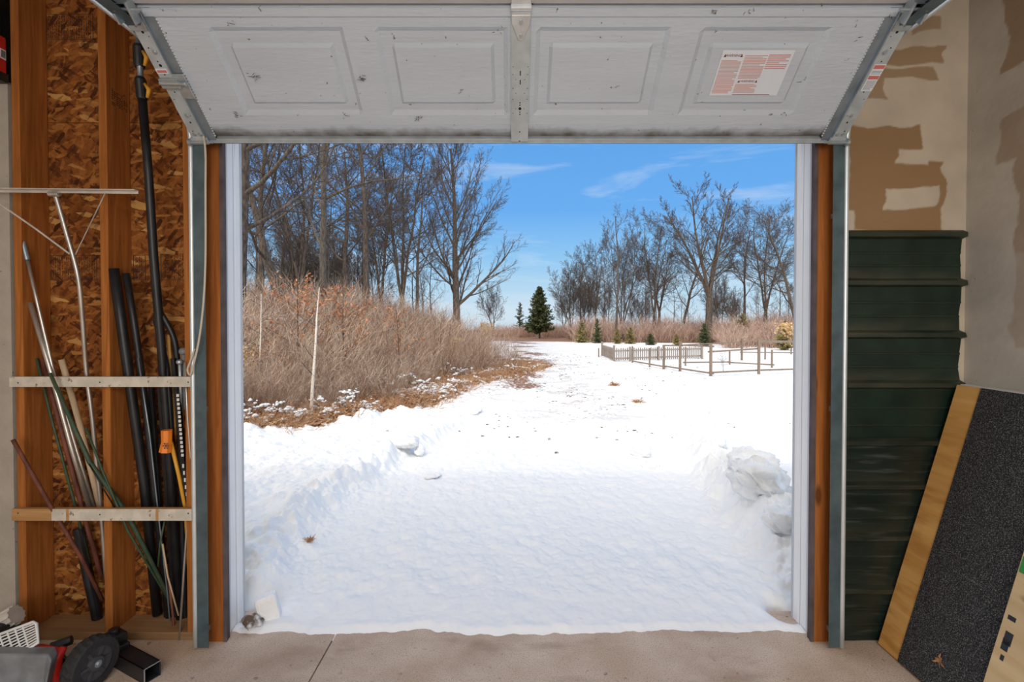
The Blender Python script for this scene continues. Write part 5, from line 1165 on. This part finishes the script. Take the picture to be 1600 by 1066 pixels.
# ------------------------------------------------------------------ garden fences
def gpt(px, py): return gp(px, py)
fr = thing('rail_fence', gp(1110, 590), 'weathered wooden garden fence of square posts and two rails', 'fence')
posts = [(935.5, 559, 14), (988, 570, 26), (1015, 575, 30), (1037, 578.5, 38), (1062.5, 581.5, 46), (1110.5, 590, 52), (1185.5, 587.5, 55), (1260, 584, 52), (1206, 577, 28), (1159, 564.5, 34), (1140, 572, 22), (1195.5, 563, 20), (1071, 576, 30), (1252, 565, 30)]
pt = {}
for k, (px, py, h) in enumerate(posts):
    p = gp(px, py); s = p.y/F; w_ = .034 if h > 30 else .026; b = MB(); b.box((p.x-w_, p.y-w_, p.z-.1), (p.x+w_, p.y+w_, p.z+h*s), rot=Matrix.Rotation(.1*math.sin(k*3), 3, 'Z')); b.build('post', M['fence'], fr, bevel=.006); pt[k] = p
def frail(a, b_, ha, hb, th=.045, m='fence'):
    p, q = pt[a].copy(), pt[b_].copy(); p.z += ha; q.z += hb; d_ = (q-p); L = d_.length; d_.normalize(); s_ = d_.cross(ZV).normalized(); b = MB(); b.fbox(p-s_*.05, d_, d_.cross(s_)*-1, s_, (-.06, -th/2, -.02), (L+.06, th/2, .02)); b.build('rail', M[m], fr, bevel=.004)
for (a, b_, ha, hb) in ((1, 3, .06, .08), (3, 5, .10, .08), (4, 5, .86, .88), (5, 6, .10, .12), (6, 7, .12, .12), (5, 6, .72, .78), (6, 7, .98, .98), (12, 9, .75, .80), (9, 13, .85, .85), (12, 10, .12, .12), (9, 13, .35, .35), (10, 8, .1, .1), (3, 4, .82, .84)): frail(a, b_, ha, hb)
pf = thing('picket_fence', gp(1025, 564), 'grey picket fence with closely spaced upright slats', 'fence')
segs = [((941, 557), (960, 566)), ((960, 566), (1098, 562))]
for (a, c) in segs:
    p, q = gp(*a), gp(*c); L = (q-p).length; n = max(2, int(L/.105)); d_ = (q-p).normalized(); d_.z = 0; s_ = d_.cross(ZV).normalized()
    if n > 80: n = 80
    for k in range(n):
        x = p.lerp(q, k/(n-1)); h = .56+.02*math.sin(k*2.3); w_ = .026
        b = MB(); b.add([x+d_*u+s_*v+ZV*z for v in (-.008, .008) for (u, z) in ((-w_, .03), (w_, .03), (w_, h-.03), (0, h), (-w_, h-.03))], [(4, 3, 2, 1, 0), (5, 6, 7, 8, 9)]+[(i_, (i_+1) % 5, 5+(i_+1) % 5, 5+i_) for i_ in range(5)]); b.build('picket', M['picket'], pf)
    for z in (.12, .44): b = MB(); b.fbox(p+ZV*z-s_*.01, d_, ZV, s_, (0, -.03, .01), (L, .03, .045)); b.build('rail', M['picket'], pf)
for (px, py, h) in ((941, 557, .72), (960, 566, .68), (985, 566, .62), (1098, 562.5, .62), (1030, 564.5, .62)):
    p = gp(px, py); b = MB(); b.box((p.x-.04, p.y+.03, p.z-.05), (p.x+.04, p.y+.11, p.z+h)); b.build('post', M['picket'], pf, bevel=.005)
